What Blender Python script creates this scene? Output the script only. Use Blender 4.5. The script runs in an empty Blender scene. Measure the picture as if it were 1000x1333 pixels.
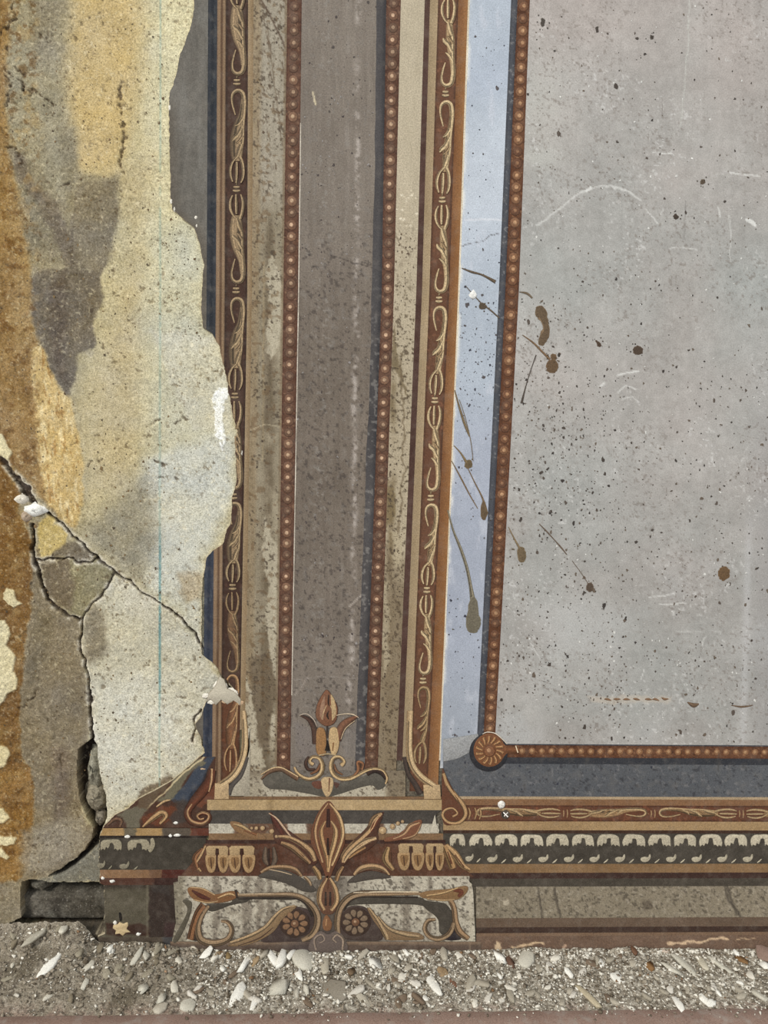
import bpy, math, random
import numpy as np
from mathutils import Matrix, Vector
from mathutils.geometry import tessellate_polygon

# ------------------------------------------------------------------ camera
YAW, PITCH, ROLL, FOC, DIST, CAMH = -3.0, 5.25, 1.7, 963.0, 1.3, 0.957
col = bpy.context.scene.collection
scn = bpy.context.scene
r_ = math.radians
Mcam = Matrix.Rotation(r_(YAW), 4, 'Z') @ Matrix.Rotation(math.pi/2 - r_(PITCH), 4, 'X') @ Matrix.Rotation(r_(ROLL), 4, 'Z')
cam_d = bpy.data.cameras.new('camera')
cam_d.sensor_fit = 'HORIZONTAL'; cam_d.sensor_width = 36; cam_d.lens = FOC/1000*36
cam_d.clip_start = 0.01
cam = bpy.data.objects.new('camera', cam_d); col.objects.link(cam)
cam.matrix_world = Matrix.Translation((0, -DIST, CAMH)) @ Mcam
scn.camera = cam
# ------------------------------------------------------------------ world and light
w = bpy.data.worlds.new('world'); scn.world = w; w.use_nodes = True
bg = w.node_tree.nodes['Background']
bg.inputs[0].default_value = (0.93, 0.97, 1.0, 1); bg.inputs[1].default_value = 0.62
sd = bpy.data.lights.new('window_light', 'SUN'); sd.energy = 1.9; sd.angle = r_(14); sd.color = (1.0, 0.965, 0.90)
sun = bpy.data.objects.new('window_light', sd); col.objects.link(sun)
sun.location = (-1.5, -2.5, 3)
sun.rotation_euler = Vector((0.62, 0.80, -0.72)).to_track_quat('-Z', 'Y').to_euler()
scn.view_settings.view_transform = 'Standard'; scn.view_settings.look = 'None'
scn.view_settings.gamma = 1; scn.view_settings.use_curve_mapping = False
scn.view_settings.exposure = 0.36

# ------------------------------------------------------------------ picture measurements -> wall plane (y=0) and floor (z=0)
M3 = np.array(Mcam.to_3x3())
def rays(x, y):
    x = np.asarray(x, float); y = np.asarray(y, float)
    d = np.stack([(x-500)/FOC, -(y-666.5)/FOC, -np.ones_like(x*y+0.0)*1.0 + 0*x*y], -1)
    return d @ M3.T
def W(x, y, h=0.0):
    """point of the wall seen at (x, y), h metres proud of it"""
    d = rays(x, y); t = DIST/d[..., 1]
    o = np.zeros(d.shape); o[..., 0] = d[..., 0]*t; o[..., 2] = CAMH + d[..., 2]*t; o[..., 1] = -h
    return o
def F(x, y, z=0.0):
    d = rays(x, y); t = -(CAMH)/d[..., 2]
    o = np.zeros(d.shape); o[..., 0] = d[..., 0]*t; o[..., 1] = -DIST + d[..., 1]*t; o[..., 2] = z
    return o
PX = 0.00135

# ------------------------------------------------------------------ noise
_rng = np.random.RandomState(7)
_T = _rng.rand(256, 256)
def vn(x, y, seed=0):
    x = x + seed*17.31; y = y + seed*9.77
    xi = np.floor(x).astype(int); yi = np.floor(y).astype(int)
    fx = x-xi; fy = y-yi; fx = fx*fx*(3-2*fx); fy = fy*fy*(3-2*fy)
    a = _T[xi & 255, yi & 255]; b = _T[(xi+1) & 255, yi & 255]; c = _T[xi & 255, (yi+1) & 255]; d = _T[(xi+1) & 255, (yi+1) & 255]
    return (a*(1-fx)+b*fx)*(1-fy)+(c*(1-fx)+d*fx)*fy
def fbm(x, y, s, seed=0, o=4):
    t = 0; a = 1; n = 0
    for k in range(o):
        t = t + a*vn(x/s*2**k, y/s*2**k, seed+k*3); n += a; a *= .55
    return t/n*2-1     # about -1..1
def sstep(a, b, x):
    t = np.clip((x-a)/(b-a), 0, 1); return t*t*(3-2*t)
def lin(c):
    c = np.clip(np.asarray(c, float)/255, 0, 1)
    return np.where(c <= .04045, c/12.92, ((c+.055)/1.055)**2.4)
def poly_sdf(X, Y, pts):
    pts = np.asarray(pts, float); n = len(pts)
    d = np.full(X.shape, 1e9); ins = np.zeros(X.shape, bool)
    for i in range(n):
        ax, ay = pts[i]; bx, by = pts[(i+1) % n]
        ex, ey = bx-ax, by-ay; wx, wy = X-ax, Y-ay
        t = np.clip((wx*ex+wy*ey)/(ex*ex+ey*ey+1e-9), 0, 1)
        d = np.minimum(d, (wx-ex*t)**2+(wy-ey*t)**2)
        c = ((ay <= Y) & (by > Y)) | ((by <= Y) & (ay > Y))
        with np.errstate(divide='ignore', invalid='ignore'):
            xc = ax+(Y-ay)/(by-ay if by != ay else 1e-9)*ex
        ins ^= c & (X < xc)
    d = np.sqrt(d)
    return np.where(ins, -d, d)
def line_d(X, Y, pts, wid):
    """distance to a polyline minus its local half width"""
    pts = np.asarray(pts, float); d = np.full(X.shape, 1e9)
    wid = np.broadcast_to(wid, (len(pts),)) if np.ndim(wid) == 0 else np.asarray(wid, float)
    for i in range(len(pts)-1):
        ax, ay = pts[i]; ex, ey = pts[i+1]-pts[i]
        wx, wy = X-ax, Y-ay
        t = np.clip((wx*ex+wy*ey)/(ex*ex+ey*ey+1e-9), 0, 1)
        d = np.minimum(d, np.hypot(wx-ex*t, wy-ey*t)-(wid[i]*(1-t)+wid[i+1]*t)/2)
    return d
class Paint:
    """colour of a sheet of plaster or paint, laid down in layers"""
    def __init__(s, X, Y, c):
        s.X, s.Y = X, Y; s.c = np.zeros(X.shape+(3,)) + np.asarray(c, float)
        s.wx = X + 5*fbm(X, Y, 14, 11) + 1.5*fbm(X, Y, 4, 12, 2); s.wy = Y + 5*fbm(X, Y, 14, 13) + 1.5*fbm(X, Y, 4, 14, 2)
    def mix(s, m, c, a=1.0):
        m = np.clip(m*a, 0, 1)[..., None]; s.c = s.c*(1-m)+np.asarray(c, float)*m
    def poly(s, pts, c, soft=3, a=1.0, warp=True):
        d = poly_sdf(s.wx if warp else s.X, s.wy if warp else s.Y, pts); m = 1-sstep(-soft/2, soft/2, d); s.mix(m, c, a); return m
    def line(s, pts, wid, c, soft=2, a=1.0, warp=.3):
        X = s.X+(s.wx-s.X)*warp; Y = s.Y+(s.wy-s.Y)*warp
        d = line_d(X, Y, pts, wid); m = 1-sstep(-soft/2, soft/2, d); s.mix(m, c, a); return m
    def noise(s, sc, amp, seed=0, o=4, sx=1, sy=1):
        s.c = s.c + (fbm(s.X/sx, s.Y/sy, sc, seed, o)*amp)[..., None]
    def specks(s, sc, th, c, a=1, seed=0, mask=1):
        s.mix(sstep(th, th+.12, fbm(s.X, s.Y, sc, seed, 2))*mask, c, a)

# ------------------------------------------------------------------ materials
def material(name, rough=.85, grain=.10, gscale=900, speck=0.0, sscale=420, speckcol=(.05, .042, .036), bump=.25, bscale=700, lspeck=0.0, wear=0.0, wearcol=(.30, .26, .21), spec=.25):
    m = bpy.data.materials.new(name); m.use_nodes = True
    nt = m.node_tree; N = nt.nodes; L = nt.links
    b = N['Principled BSDF']; b.inputs['Roughness'].default_value = rough; b.inputs['Specular IOR Level'].default_value = spec
    at = N.new('ShaderNodeAttribute'); at.attribute_name = 'Col'
    geo = N.new('ShaderNodeNewGeometry')
    n1 = N.new('ShaderNodeTexNoise'); n1.inputs['Scale'].default_value = gscale; n1.inputs['Detail'].default_value = 5
    L.new(geo.outputs['Position'], n1.inputs['Vector'])
    mr = N.new('ShaderNodeMapRange'); mr.inputs[1].default_value = .34; mr.inputs[2].default_value = .66
    mr.inputs[3].default_value = 1-grain; mr.inputs[4].default_value = 1+grain
    L.new(n1.outputs[0], mr.inputs[0])
    mu = N.new('ShaderNodeVectorMath'); mu.operation = 'SCALE'
    L.new(at.outputs['Color'], mu.inputs[0]); L.new(mr.outputs[0], mu.inputs['Scale'])
    cur = mu.outputs[0]
    def layer(cur, scale, lo, hi, amt, c, detail=2):
        n = N.new('ShaderNodeTexNoise'); n.inputs['Scale'].default_value = scale; n.inputs['Detail'].default_value = detail
        L.new(geo.outputs['Position'], n.inputs['Vector'])
        r = N.new('ShaderNodeMapRange'); r.inputs[1].default_value = lo; r.inputs[2].default_value = hi; r.inputs[3].default_value = 0; r.inputs[4].default_value = amt
        L.new(n.outputs[0], r.inputs[0])
        x = N.new('ShaderNodeMix'); x.data_type = 'RGBA'; L.new(r.outputs[0], x.inputs[0]); L.new(cur, x.inputs[6]); x.inputs[7].default_value = (*c, 1)
        return x.outputs[2]
    if speck: cur = layer(cur, sscale, .60, .68, speck, speckcol)
    if lspeck: cur = layer(cur, sscale*1.13, .63, .70, lspeck, (.62, .58, .50))
    if wear: cur = layer(cur, 60, .50, .75, wear, wearcol, 6)
    L.new(cur, b.inputs['Base Color'])
    if bump:
        n3 = N.new('ShaderNodeTexNoise'); n3.inputs['Scale'].default_value = bscale; n3.inputs['Detail'].default_value = 4
        L.new(geo.outputs['Position'], n3.inputs['Vector'])
        bp = N.new('ShaderNodeBump'); bp.inputs['Strength'].default_value = bump; bp.inputs['Distance'].default_value = .001
        L.new(n3.outputs[0], bp.inputs['Height']); L.new(bp.outputs[0], b.inputs['Normal'])
    return m
M_old = material('old_lime_plaster', .95, .26, 420, speck=.42, sscale=520, lspeck=.22, bump=.8, bscale=420, spec=.1)
M_paint = material('distemper_paint', .8, .20, 420, speck=.42, sscale=620, lspeck=.10, bump=.3, wear=.14)
M_panel = material('grey_panel_paint', .75, .12, 420, speck=.30, sscale=560, lspeck=.16, speckcol=(.10, .09, .08), bump=.25)
M_stroke = material('brushed_ornament_paint', .75, .24, 420, speck=.45, sscale=560, lspeck=.06, bump=.3, wear=.18, wearcol=(.15, .115, .085))
M_stain = material('dried_drip', .7, .25, 500, bump=.3)
M_stone = material('dusty_masonry', .95, .34, 260, speck=.45, sscale=240, lspeck=.2, bump=.9, bscale=260, spec=.1)
M_chip = material('broken_plaster', .95, .14, 600, speck=.22, sscale=700, bump=.7, bscale=500, spec=.1)
M_rubble = material('plaster_dust', .95, .42, 520, speck=.40, sscale=420, lspeck=.35, bump=1.0, bscale=480, spec=.1)
M_wood = material('red_brown_board', .85, .24, 420, speck=.25, lspeck=.25, bump=.4, wear=.75, wearcol=(.36, .31, .27))
def aged(c, mat):
    c = np.asarray(c, float)
    if mat in (M_paint, M_stroke):
        L = c.mean(-1, keepdims=True); L2 = 172*(np.clip(L, 1, 255)/172)**1.2
        c = np.clip(L2*np.array([1.015, .99, .95])+(c-L)*.70, 3, 255)
    return c

# ------------------------------------------------------------------ mesh helpers
def wloc(o):
    v = np.zeros(3)
    while o is not None: v += np.array(o.location); o = o.parent
    return v
def raw_mesh(name, V, faces, cols, mat, smooth=True):
    """faces: int array (m,k) or list of such arrays; cols: (n,3) 0..255"""
    me = bpy.data.meshes.new(name)
    if not isinstance(faces, (list, tuple)): faces = [faces]
    faces = [np.asarray(f, int) for f in faces if len(f)]
    V = np.asarray(V, float)
    me.vertices.add(len(V)); me.vertices.foreach_set('co', V.ravel())
    li = np.concatenate([f.ravel() for f in faces]); tot = np.concatenate([np.full(len(f), f.shape[1]) for f in faces])
    me.loops.add(len(li)); me.loops.foreach_set('vertex_index', li.astype(np.int32))
    me.polygons.add(len(tot)); st = np.concatenate([[0], np.cumsum(tot)[:-1]])
    me.polygons.foreach_set('loop_start', st.astype(np.int32)); me.polygons.foreach_set('loop_total', tot.astype(np.int32))
    if smooth: me.polygons.foreach_set('use_smooth', np.ones(len(tot), bool))
    ca = me.color_attributes.new('Col', 'FLOAT_COLOR', 'POINT')
    cc = np.ones((len(V), 4)); cc[:, :3] = lin(aged(np.broadcast_to(cols, (len(V), 3)), mat))
    ca.data.foreach_set('color', cc.ravel())
    me.materials.append(mat); me.update(calc_edges=True); me.validate()
    return me
def link(name, me, parent=None, **props):
    o = bpy.data.objects.new(name, me); col.objects.link(o)
    if parent is not None: o.parent = parent
    for k, v in props.items(): o[k] = v
    return o
def put(name, V, faces, cols, mat, parent=None, smooth=True, **props):
    V = np.asarray(V, float)
    if parent is not None: V = V - wloc(parent)
    return link(name, raw_mesh(name, V, faces, cols, mat, smooth), parent, **props)
def empty(name, loc, label=None, category=None, group=None, kind=None):
    o = bpy.data.objects.new(name, None); col.objects.link(o); o.location = loc; o.empty_display_size = .05
    if label: o['label'] = label
    if category: o['category'] = category
    if group: o['group'] = group
    if kind: o['kind'] = kind
    return o
def grid_faces(ny, nx, keep=None):
    i = np.arange(ny*nx).reshape(ny, nx)
    f = np.stack([i[:-1, :-1], i[1:, :-1], i[1:, 1:], i[:-1, 1:]], -1)
    return f.reshape(-1, 4) if keep is None else f[keep]
def sheet(name, X, Y, h, C, mat, parent=None, keep=None, **props):
    V = W(X, Y, h).reshape(-1, 3); f = grid_faces(*X.shape, keep); C = C.reshape(-1, 3)
    if keep is not None:
        u, inv = np.unique(f, return_inverse=True); V = V[u]; C = C[u]; f = inv.reshape(f.shape)
    return put(name, V, f, C, mat, parent, **props)

# ragged edge of the surviving painted plaster: x as a function of y
_rag = [(-60, 256), (0, 253), (24, 251), (52, 242), (72, 234), (96, 230), (120, 221), (168, 220), (224, 222), (256, 222), (272, 225), (286, 240), (296, 252), (316, 260), (344, 265), (390, 262),
        (426, 264), (434, 276), (450, 286), (478, 292), (510, 298), (534, 302), (558, 308), (590, 307), (626, 308), (646, 303), (680, 300), (694, 294), (708, 290), (716, 278), (728, 268), (756, 263), (800, 262),
        (836, 262), (852, 263), (864, 279), (880, 289), (890, 298), (900, 308), (909, 313), (913, 268), (932, 262), (942, 254), (964, 262), (980, 266), (992, 252), (1004, 238), (1016, 224), (1030, 200),
        (1040, 180), (1052, 168), (1061, 150), (1075, 136), (1091, 129), (1150, 130), (1152, 136), (1216, 136), (1219, 128), (1290, 128)]
_ry = np.array([a for a, b in _rag]); _rx = np.array([b for a, b in _rag])
def rag(y):
    y = np.asarray(y, float)
    j = 1.6*fbm(y, y*0+3.3, 9, 5, 4)+.8*fbm(y, y*0+8.3, 2.2, 6, 2)
    return np.interp(y, _ry, _rx) + j

def key(v0, v1, v2):
    """x of a vertical line from its places at three heights of the pilaster"""
    def f(y):
        y = np.asarray(y, float)
        return np.where(y < 380, v0+(v1-v0)*y/380, v1+(v2-v1)*(y-380)/500)
    return f
def band(name, L, R, y0, y1, paint, mat, parent, nx=None, h=0.0, step=1.8, bot=None, clip=False, **props):
    ys = np.linspace(y0, y1, int((y1-y0)/step)+2)
    l, r = L(ys), R(ys)
    if clip: l = np.minimum(np.maximum(l, rag(ys)), r)
    nx = nx or max(3, int(np.max(r-l)/step)+2)
    t = np.linspace(0, 1, nx)[None]
    X = l[:, None]*(1-t)+r[:, None]*t; Y = np.repeat(ys[:, None], nx, 1)
    wid = (R(ys)-L(ys))[:, None]; T = (X-L(ys)[:, None])/np.maximum(wid, .01)
    C = paint(X, Y, T)
    if clip:
        keep = (r-l > .05); kk = (keep[:-1] | keep[1:])[:, None] & np.ones((1, nx-1), bool)
        if not kk.any(): return None
    else: kk = None
    return sheet(name, X, Y, h, C, mat, parent, kk, **props)
def solid(c, amp=8, sc=40, seed=1, grad=None, streak=0):
    def f(X, Y, T):
        p = Paint(X, Y, c)
        if grad is not None: p.c += (T[..., None]-.5)*np.asarray(grad, float)
        p.noise(sc, amp, seed); p.noise(5, amp*.5, seed+2, 2)
        if streak: p.noise(4, streak, seed+5, 3, 1, 14)
        return p.c
    return f

# ------------------------------------------------------------------ brush strokes (impasto ribbons and dabs lying on the wall)
def catmull(pts, n=6, closed=False):
    p = np.asarray(pts, float); out = []
    m = len(p)
    rng_ = range(m if closed else m-1)
    for i in rng_:
        if closed: a, b, c, d = p[(i-1) % m], p[i], p[(i+1) % m], p[(i+2) % m]
        else: a, b, c, d = p[max(i-1, 0)], p[i], p[i+1], p[min(i+2, m-1)]
        for k in range(n):
            t = k/n
            out.append(.5*((2*b)+(-a+c)*t+(2*a-5*b+4*c-d)*t*t+(-a+3*b-3*c+d)*t**3))
    if not closed: out.append(p[-1])
    return np.array(out)
class Dab:
    """collects strokes and dabs into one mesh"""
    def __init__(s, base=.0002): s.V = []; s.F4 = []; s.F3 = []; s.C = []; s.n = 0; s.h = base; s.clip = False
    def _add(s, xy, h, c, f4, f3):
        xy = np.asarray(xy, float)
        if s.clip:
            dead = xy[:, 0] < rag(xy[:, 1])
            h = np.where(dead, -.007, h)
        s.V.append(W(xy[:, 0], xy[:, 1], h)); s.C.append(np.broadcast_to(c, (len(xy), 3)))
        if len(f4): s.F4.append(np.asarray(f4)+s.n)
        if len(f3): s.F3.append(np.asarray(f3)+s.n)
        s.n += len(xy)
    def stroke(s, pts, wid, c, edge=None, n=6, rise=.0005, rib=True):
        """edge: darker colour of the stroke's rim"""
        q = np.array([list(p)+[w_] for p, w_ in zip(pts, np.broadcast_to(wid, (len(pts),)))], float)
        q = catmull(q, n); xy = q[:, :2]; w_ = np.maximum(q[:, 2], .35)/2
        t = np.gradient(xy, axis=0); t /= (np.linalg.norm(t, axis=1)[:, None]+1e-9); nn = np.stack([-t[:, 1], t[:, 0]], 1)
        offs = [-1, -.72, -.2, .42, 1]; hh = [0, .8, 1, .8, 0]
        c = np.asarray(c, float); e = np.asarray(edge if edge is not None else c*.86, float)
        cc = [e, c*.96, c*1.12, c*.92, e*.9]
        k = len(xy); P_ = []; H = []; C = []
        for o, h_, c_ in zip(offs, hh, cc):
            P_.append(xy+nn*(w_*o)[:, None]); H.append(np.full(k, s.h+rise*h_+(0 if rib else .00045))); C.append(np.repeat(c_[None], k, 0))
        P_ = np.concatenate(P_); H = np.concatenate(H); C = np.concatenate(C)
        f = []
        for a in range(4):
            i = np.arange(k-1)+a*k; f.append(np.stack([i, i+1, i+1+k, i+k], 1))
        s._add(P_, H, C, np.concatenate(f), [])
        s.h += .00004
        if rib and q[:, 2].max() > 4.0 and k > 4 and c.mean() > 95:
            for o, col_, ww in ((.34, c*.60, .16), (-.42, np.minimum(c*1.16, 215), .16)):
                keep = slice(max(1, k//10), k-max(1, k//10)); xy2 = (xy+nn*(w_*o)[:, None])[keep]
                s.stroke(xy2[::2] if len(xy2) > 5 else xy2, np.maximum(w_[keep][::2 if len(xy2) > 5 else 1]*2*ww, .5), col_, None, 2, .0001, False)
    def blob(s, pts, c, edge=None, n=5, smooth=True, rise=.0004):
        q = catmull(pts, n, True) if smooth else np.asarray(pts, float)
        ctr = q.mean(0); c = np.asarray(c, float); e = np.asarray(edge if edge is not None else c*.9, float)
        # outer rim, then an inset ring and its filling
        t = np.roll(q, -1, 0)-np.roll(q, 1, 0); t /= (np.linalg.norm(t, axis=1)[:, None]+1e-9); nn = np.stack([-t[:, 1], t[:, 0]], 1)
        area = np.sum(q[:, 0]*np.roll(q[:, 1], -1)-np.roll(q[:, 0], -1)*q[:, 1])
        if area < 0: nn = -nn
        q2 = q+nn*1.0
        k = len(q); i = np.arange(k); j = (i+1) % k
        ring = np.stack([i, j, j+k, i+k], 1)
        tri = tessellate_polygon([[Vector((a, b, 0)) for a, b in q2]])
        s._add(np.concatenate([q, q2]), np.concatenate([np.full(k, s.h), np.full(k, s.h+rise)]), np.concatenate([np.repeat(e[None], k, 0), np.repeat(c[None], k, 0)]), ring, np.array(tri)+k)
        s.h += .00004
    def dot(s, x, y, r, c, edge=None, n=10, ry=None):
        a = np.arange(n)/n*2*np.pi
        s.blob([(x+r*math.cos(u), y+(ry or r)*math.sin(u)) for u in a], c, edge, 1, False)
    def build(s, name, parent, mat=None, **props):
        f = []
        if s.F4: f.append(np.concatenate(s.F4))
        if s.F3: f.append(np.concatenate(s.F3))
        return put(name, np.concatenate(s.V), f, np.concatenate(s.C), mat or M_stroke, parent, **props)

# colours of the ornament paints
LT, TN, RU, DK, BR, OC = (192, 160, 116), (160, 124, 84), (132, 78, 50), (62, 42, 36), (112, 78, 56), (168, 118, 68)
GR, WH, NV = (84, 78, 72), (186, 180, 166), (48, 54, 64)
SL = lambda y: .006-.009*(np.asarray(y, float)-970)/200      # slope of the level lines in the picture

# ================================================================== THE OLD PLASTER (left)
wall = empty('wall_back', W(150, 1240, -.02).tolist(), kind='structure')
ST = 1.25
xs = np.arange(-170, 330, ST); ys = np.arange(-150, 1262, ST)
X, Y = np.meshgrid(xs, ys)
p = Paint(X, Y, (184, 172, 136))
V = Y
# broad tone, left to right
p.mix(sstep(130, 60, p.wx), (152, 143, 120)); p.mix(sstep(160, 225, p.wx)*sstep(650, 300, Y), (206, 198, 164), .9)
p.poly([(85, -200), (190, -200), (180, 90), (168, 170), (150, 225), (95, 225), (88, 130)], (190, 164, 112), 44, .75)
p.poly([(140, 225), (200, 200), (185, 300), (150, 400), (110, 520), (110, 640), (170, 640), (200, 470), (195, 330)], (182, 166, 130), 50, .6)
p.poly([(195, 290), (262, 300), (262, 400), (300, 500), (306, 640), (262, 730), (265, 850), (190, 770), (190, 560), (180, 420)], (190, 186, 162), 44, .85)
p.poly([(195, 430), (285, 440), (300, 500), (300, 560), (250, 560), (215, 480)], (198, 194, 178), 10, .55)
p.poly([(185, 600), (306, 560), (300, 660), (262, 730), (262, 850), (240, 800), (190, 760)], (194, 193, 180), 26, .9)
p.poly([(106, 690), (195, 620), (205, 700), (185, 760), (150, 738), (118, 708)], (138, 131, 112), 34, .8)
p.poly([(-200, -200), (88, -200), (85, 40), (60, 80), (80, 120), (90, 175), (100, 240), (60, 270), (-60, 260)], (150, 141, 116), 30, .8)
p.poly([(38, -5), (88, -5), (70, 45), (84, 60), (60, 80), (40, 60)], (126, 116, 96), 24, .6)
p.poly([(75, 165), (96, 165), (104, 225), (152, 232), (150, 300), (120, 380), (100, 360), (80, 250)], (132, 122, 98), 12, .75)
p.poly([(20, 200), (50, 215), (80, 260), (95, 300), (85, 345), (35, 350), (22, 290)], (134, 124, 100), 10, .8)
# the dark patch
p.poly([(100, 238), (150, 233), (153, 275), (142, 330), (131, 360), (134, 385), (120, 420), (123, 448), (100, 462), (98, 492), (88, 514), (72, 500), (56, 455), (42, 425), (36, 372), (50, 350), (90, 350), (88, 300)], (106, 97, 84), 6, .92)
p.poly([(12, 190), (28, 205), (45, 240), (70, 262), (88, 300), (92, 345), (86, 350), (66, 300), (48, 262), (22, 235)], (100, 88, 76), 10, .6)
p.poly([(66, 370), (84, 350), (86, 420), (84, 470), (88, 500), (76, 490), (60, 430)], (84, 73, 64), 14, .6)
p.mix(sstep(.05, .5, fbm(X, Y, 9, 22, 4))*(poly_sdf(p.wx, p.wy, [(38, 250), (152, 233), (140, 360), (120, 460), (88, 514), (40, 430)]) < 2), (138, 128, 112), .35)
p.poly([(96, 232), (156, 228), (156, 280), (144, 335), (124, 350), (100, 345), (92, 300)], (134, 124, 102), 14, .62)
# the ochre margin
p.poly([(-200, -200), (14, -200), (8, 60), (4, 130), (10, 200), (22, 250), (38, 345), (42, 425), (60, 470), (72, 505), (96, 560), (105, 620), (95, 690), (70, 668), (45, 640), (20, 605), (-200, 590)], (154, 126, 82), 9, .95)
p.poly([(-200, -200), (8, -200), (4, 130), (10, 260), (22, 345), (14, 420), (40, 470), (46, 560), (60, 640), (30, 620), (-200, 600)], (134, 104, 62), 16, .6)
m = p.poly([(40, 452), (52, 448), (74, 505), (92, 515), (98, 560), (108, 600), (106, 668), (98, 690), (82, 680), (62, 655), (48, 600), (44, 520)], (198, 172, 118), 6, .9)
p.mix(m*sstep(.0, .5, fbm(X*2.4, Y*.6, 12, 21)), (226, 208, 164), .8); p.mix(m*sstep(.15, .5, fbm(X*2.2, Y*.7, 9, 25)), (150, 112, 62), .7)
p.poly([(-200, 590), (0, 600), (18, 625), (28, 650), (24, 670), (40, 700), (42, 735), (46, 770), (34, 820), (30, 860), (24, 940), (26, 985), (44, 1010), (42, 1080), (38, 1130), (20, 1150), (-200, 1160)], (118, 88, 50), 6, 1)
p.mix(sstep(1000, 1010, Y)*sstep(48, 38, p.wx)*sstep(1150, 1140, Y), (144, 110, 62), .7)
oz = sstep(60, 40, p.wx); p.mix(oz*sstep(.0, .45, fbm(X, Y, 12, 23, 4)), (158, 132, 88), .5); p.mix(oz*sstep(.1, .5, fbm(X, Y, 9, 24, 4)), (92, 62, 30), .55)
# grey brown column of the lower left slab
p.poly([(42, 735), (60, 775), (104, 810), (106, 850), (118, 930), (116, 965), (104, 985), (104, 1060), (124, 1088), (112, 1112), (60, 1142), (20, 1150), (38, 1130), (44, 1080), (42, 1010), (26, 985), (24, 940), (32, 850)], (128, 116, 94), 5, 1)
p.poly([(46, 790), (70, 800), (60, 860), (40, 900), (30, 870)], (106, 96, 76), 12, .5)
p.poly([(66, 975), (88, 975), (90, 1050), (74, 1080)], (104, 90, 78), 16, .55)
p.poly([(30, 1085), (110, 1060), (110, 1100), (60, 1135), (24, 1140)], (148, 138, 118), 14, .8)
# slabs between the cracks
p.poly([(48, 680), (62, 668), (88, 694), (86, 716), (62, 726), (48, 726)], (190, 168, 108), 4, .9)
p.poly([(86, 708), (100, 705), (125, 727), (105, 733), (88, 726), (62, 727)], (112, 102, 86), 4, .9)
p.poly([(48, 732), (88, 728), (105, 735), (128, 728), (150, 745), (135, 768), (106, 806), (85, 800), (58, 770)], (134, 126, 98), 4, 1)
p.poly([(50, 732), (88, 728), (96, 760), (92, 798), (70, 786), (56, 765)], (104, 92, 78), 9, .8)
p.poly([(150, 748), (185, 775), (225, 800), (262, 850), (286, 885), (312, 908), (300, 930), (262, 940), (266, 990), (225, 1016), (180, 1040), (136, 1075), (122, 1060), (119, 962), (116, 905), (108, 850), (108, 808)], (190, 184, 162), 6, 1)
p.poly([(108, 808), (122, 785), (134, 800), (140, 845), (130, 860), (110, 866)], (118, 108, 90), 14, .75)
p.poly([(120, 900), (180, 880), (250, 920), (250, 990), (190, 1030), (140, 1060), (125, 1000)], (204, 200, 182), 40, .75)
p.poly([(150, 756), (176, 764), (200, 790), (215, 812), (180, 812), (160, 790)], (196, 190, 170), 10, .6)
p.poly([(232, 748), (262, 745), (262, 780), (240, 785)], (168, 148, 116), 10, .6)
# lower corner under the crack
p.poly([(60, 1144), (92, 1132), (118, 1112), (131, 1088), (136, 1150), (28, 1152)], (120, 116, 102), 3, 1)
p.poly([(-200, 1150), (26, 1148), (28, 1220), (-200, 1262)], (136, 126, 106), 6, 1)
p.mix((Y > 1216).astype(float), (84, 76, 64), 1)
# under the torn edge at the bottom right of the pale slab
p.poly([(182, 1030), (215, 1012), (232, 1014), (206, 1040), (170, 1058)], (112, 98, 80), 4, .9)
# old setting-out line in blue chalk
p.mix((1-sstep(.6, 1.9, np.abs(X-(208-.001*Y))))*sstep(.0, .3, fbm(X*0, Y, 60, 31)+.42), (128, 158, 150), .40)
p.mix((1-sstep(.6, 1.8, np.abs(X-207.5)))*sstep(675, 730, Y)*sstep(925, 890, Y), (92, 136, 138), .85)
# cracks: polylines with widths, deep shade painted into the groove colour
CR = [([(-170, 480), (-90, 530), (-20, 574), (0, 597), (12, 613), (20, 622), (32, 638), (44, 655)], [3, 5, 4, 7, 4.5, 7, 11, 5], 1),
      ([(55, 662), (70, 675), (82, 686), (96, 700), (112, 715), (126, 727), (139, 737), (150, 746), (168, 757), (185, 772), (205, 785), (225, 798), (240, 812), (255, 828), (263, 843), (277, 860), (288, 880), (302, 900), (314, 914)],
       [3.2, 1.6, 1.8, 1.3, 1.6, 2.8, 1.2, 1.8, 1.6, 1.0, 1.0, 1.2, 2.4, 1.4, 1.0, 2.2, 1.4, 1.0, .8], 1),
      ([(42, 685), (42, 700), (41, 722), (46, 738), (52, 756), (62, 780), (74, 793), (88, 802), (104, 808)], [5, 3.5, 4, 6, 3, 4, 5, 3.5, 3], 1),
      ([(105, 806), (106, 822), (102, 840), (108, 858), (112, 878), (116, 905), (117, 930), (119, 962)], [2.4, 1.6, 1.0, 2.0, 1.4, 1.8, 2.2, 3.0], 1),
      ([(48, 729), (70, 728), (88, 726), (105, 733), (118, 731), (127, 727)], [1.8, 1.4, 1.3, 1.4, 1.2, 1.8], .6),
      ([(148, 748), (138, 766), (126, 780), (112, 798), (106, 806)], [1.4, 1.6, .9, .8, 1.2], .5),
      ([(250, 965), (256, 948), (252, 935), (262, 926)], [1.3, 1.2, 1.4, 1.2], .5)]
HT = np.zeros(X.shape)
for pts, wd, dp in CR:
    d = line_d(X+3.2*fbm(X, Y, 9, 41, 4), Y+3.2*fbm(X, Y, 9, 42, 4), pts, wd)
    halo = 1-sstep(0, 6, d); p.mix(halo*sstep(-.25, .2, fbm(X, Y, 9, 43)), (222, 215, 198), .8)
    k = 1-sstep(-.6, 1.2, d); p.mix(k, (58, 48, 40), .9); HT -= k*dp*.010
    HT += np.exp(-np.maximum(d, 0)/3)*(1-k)*.0012*fbm(X, Y, 12, 44)
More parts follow.
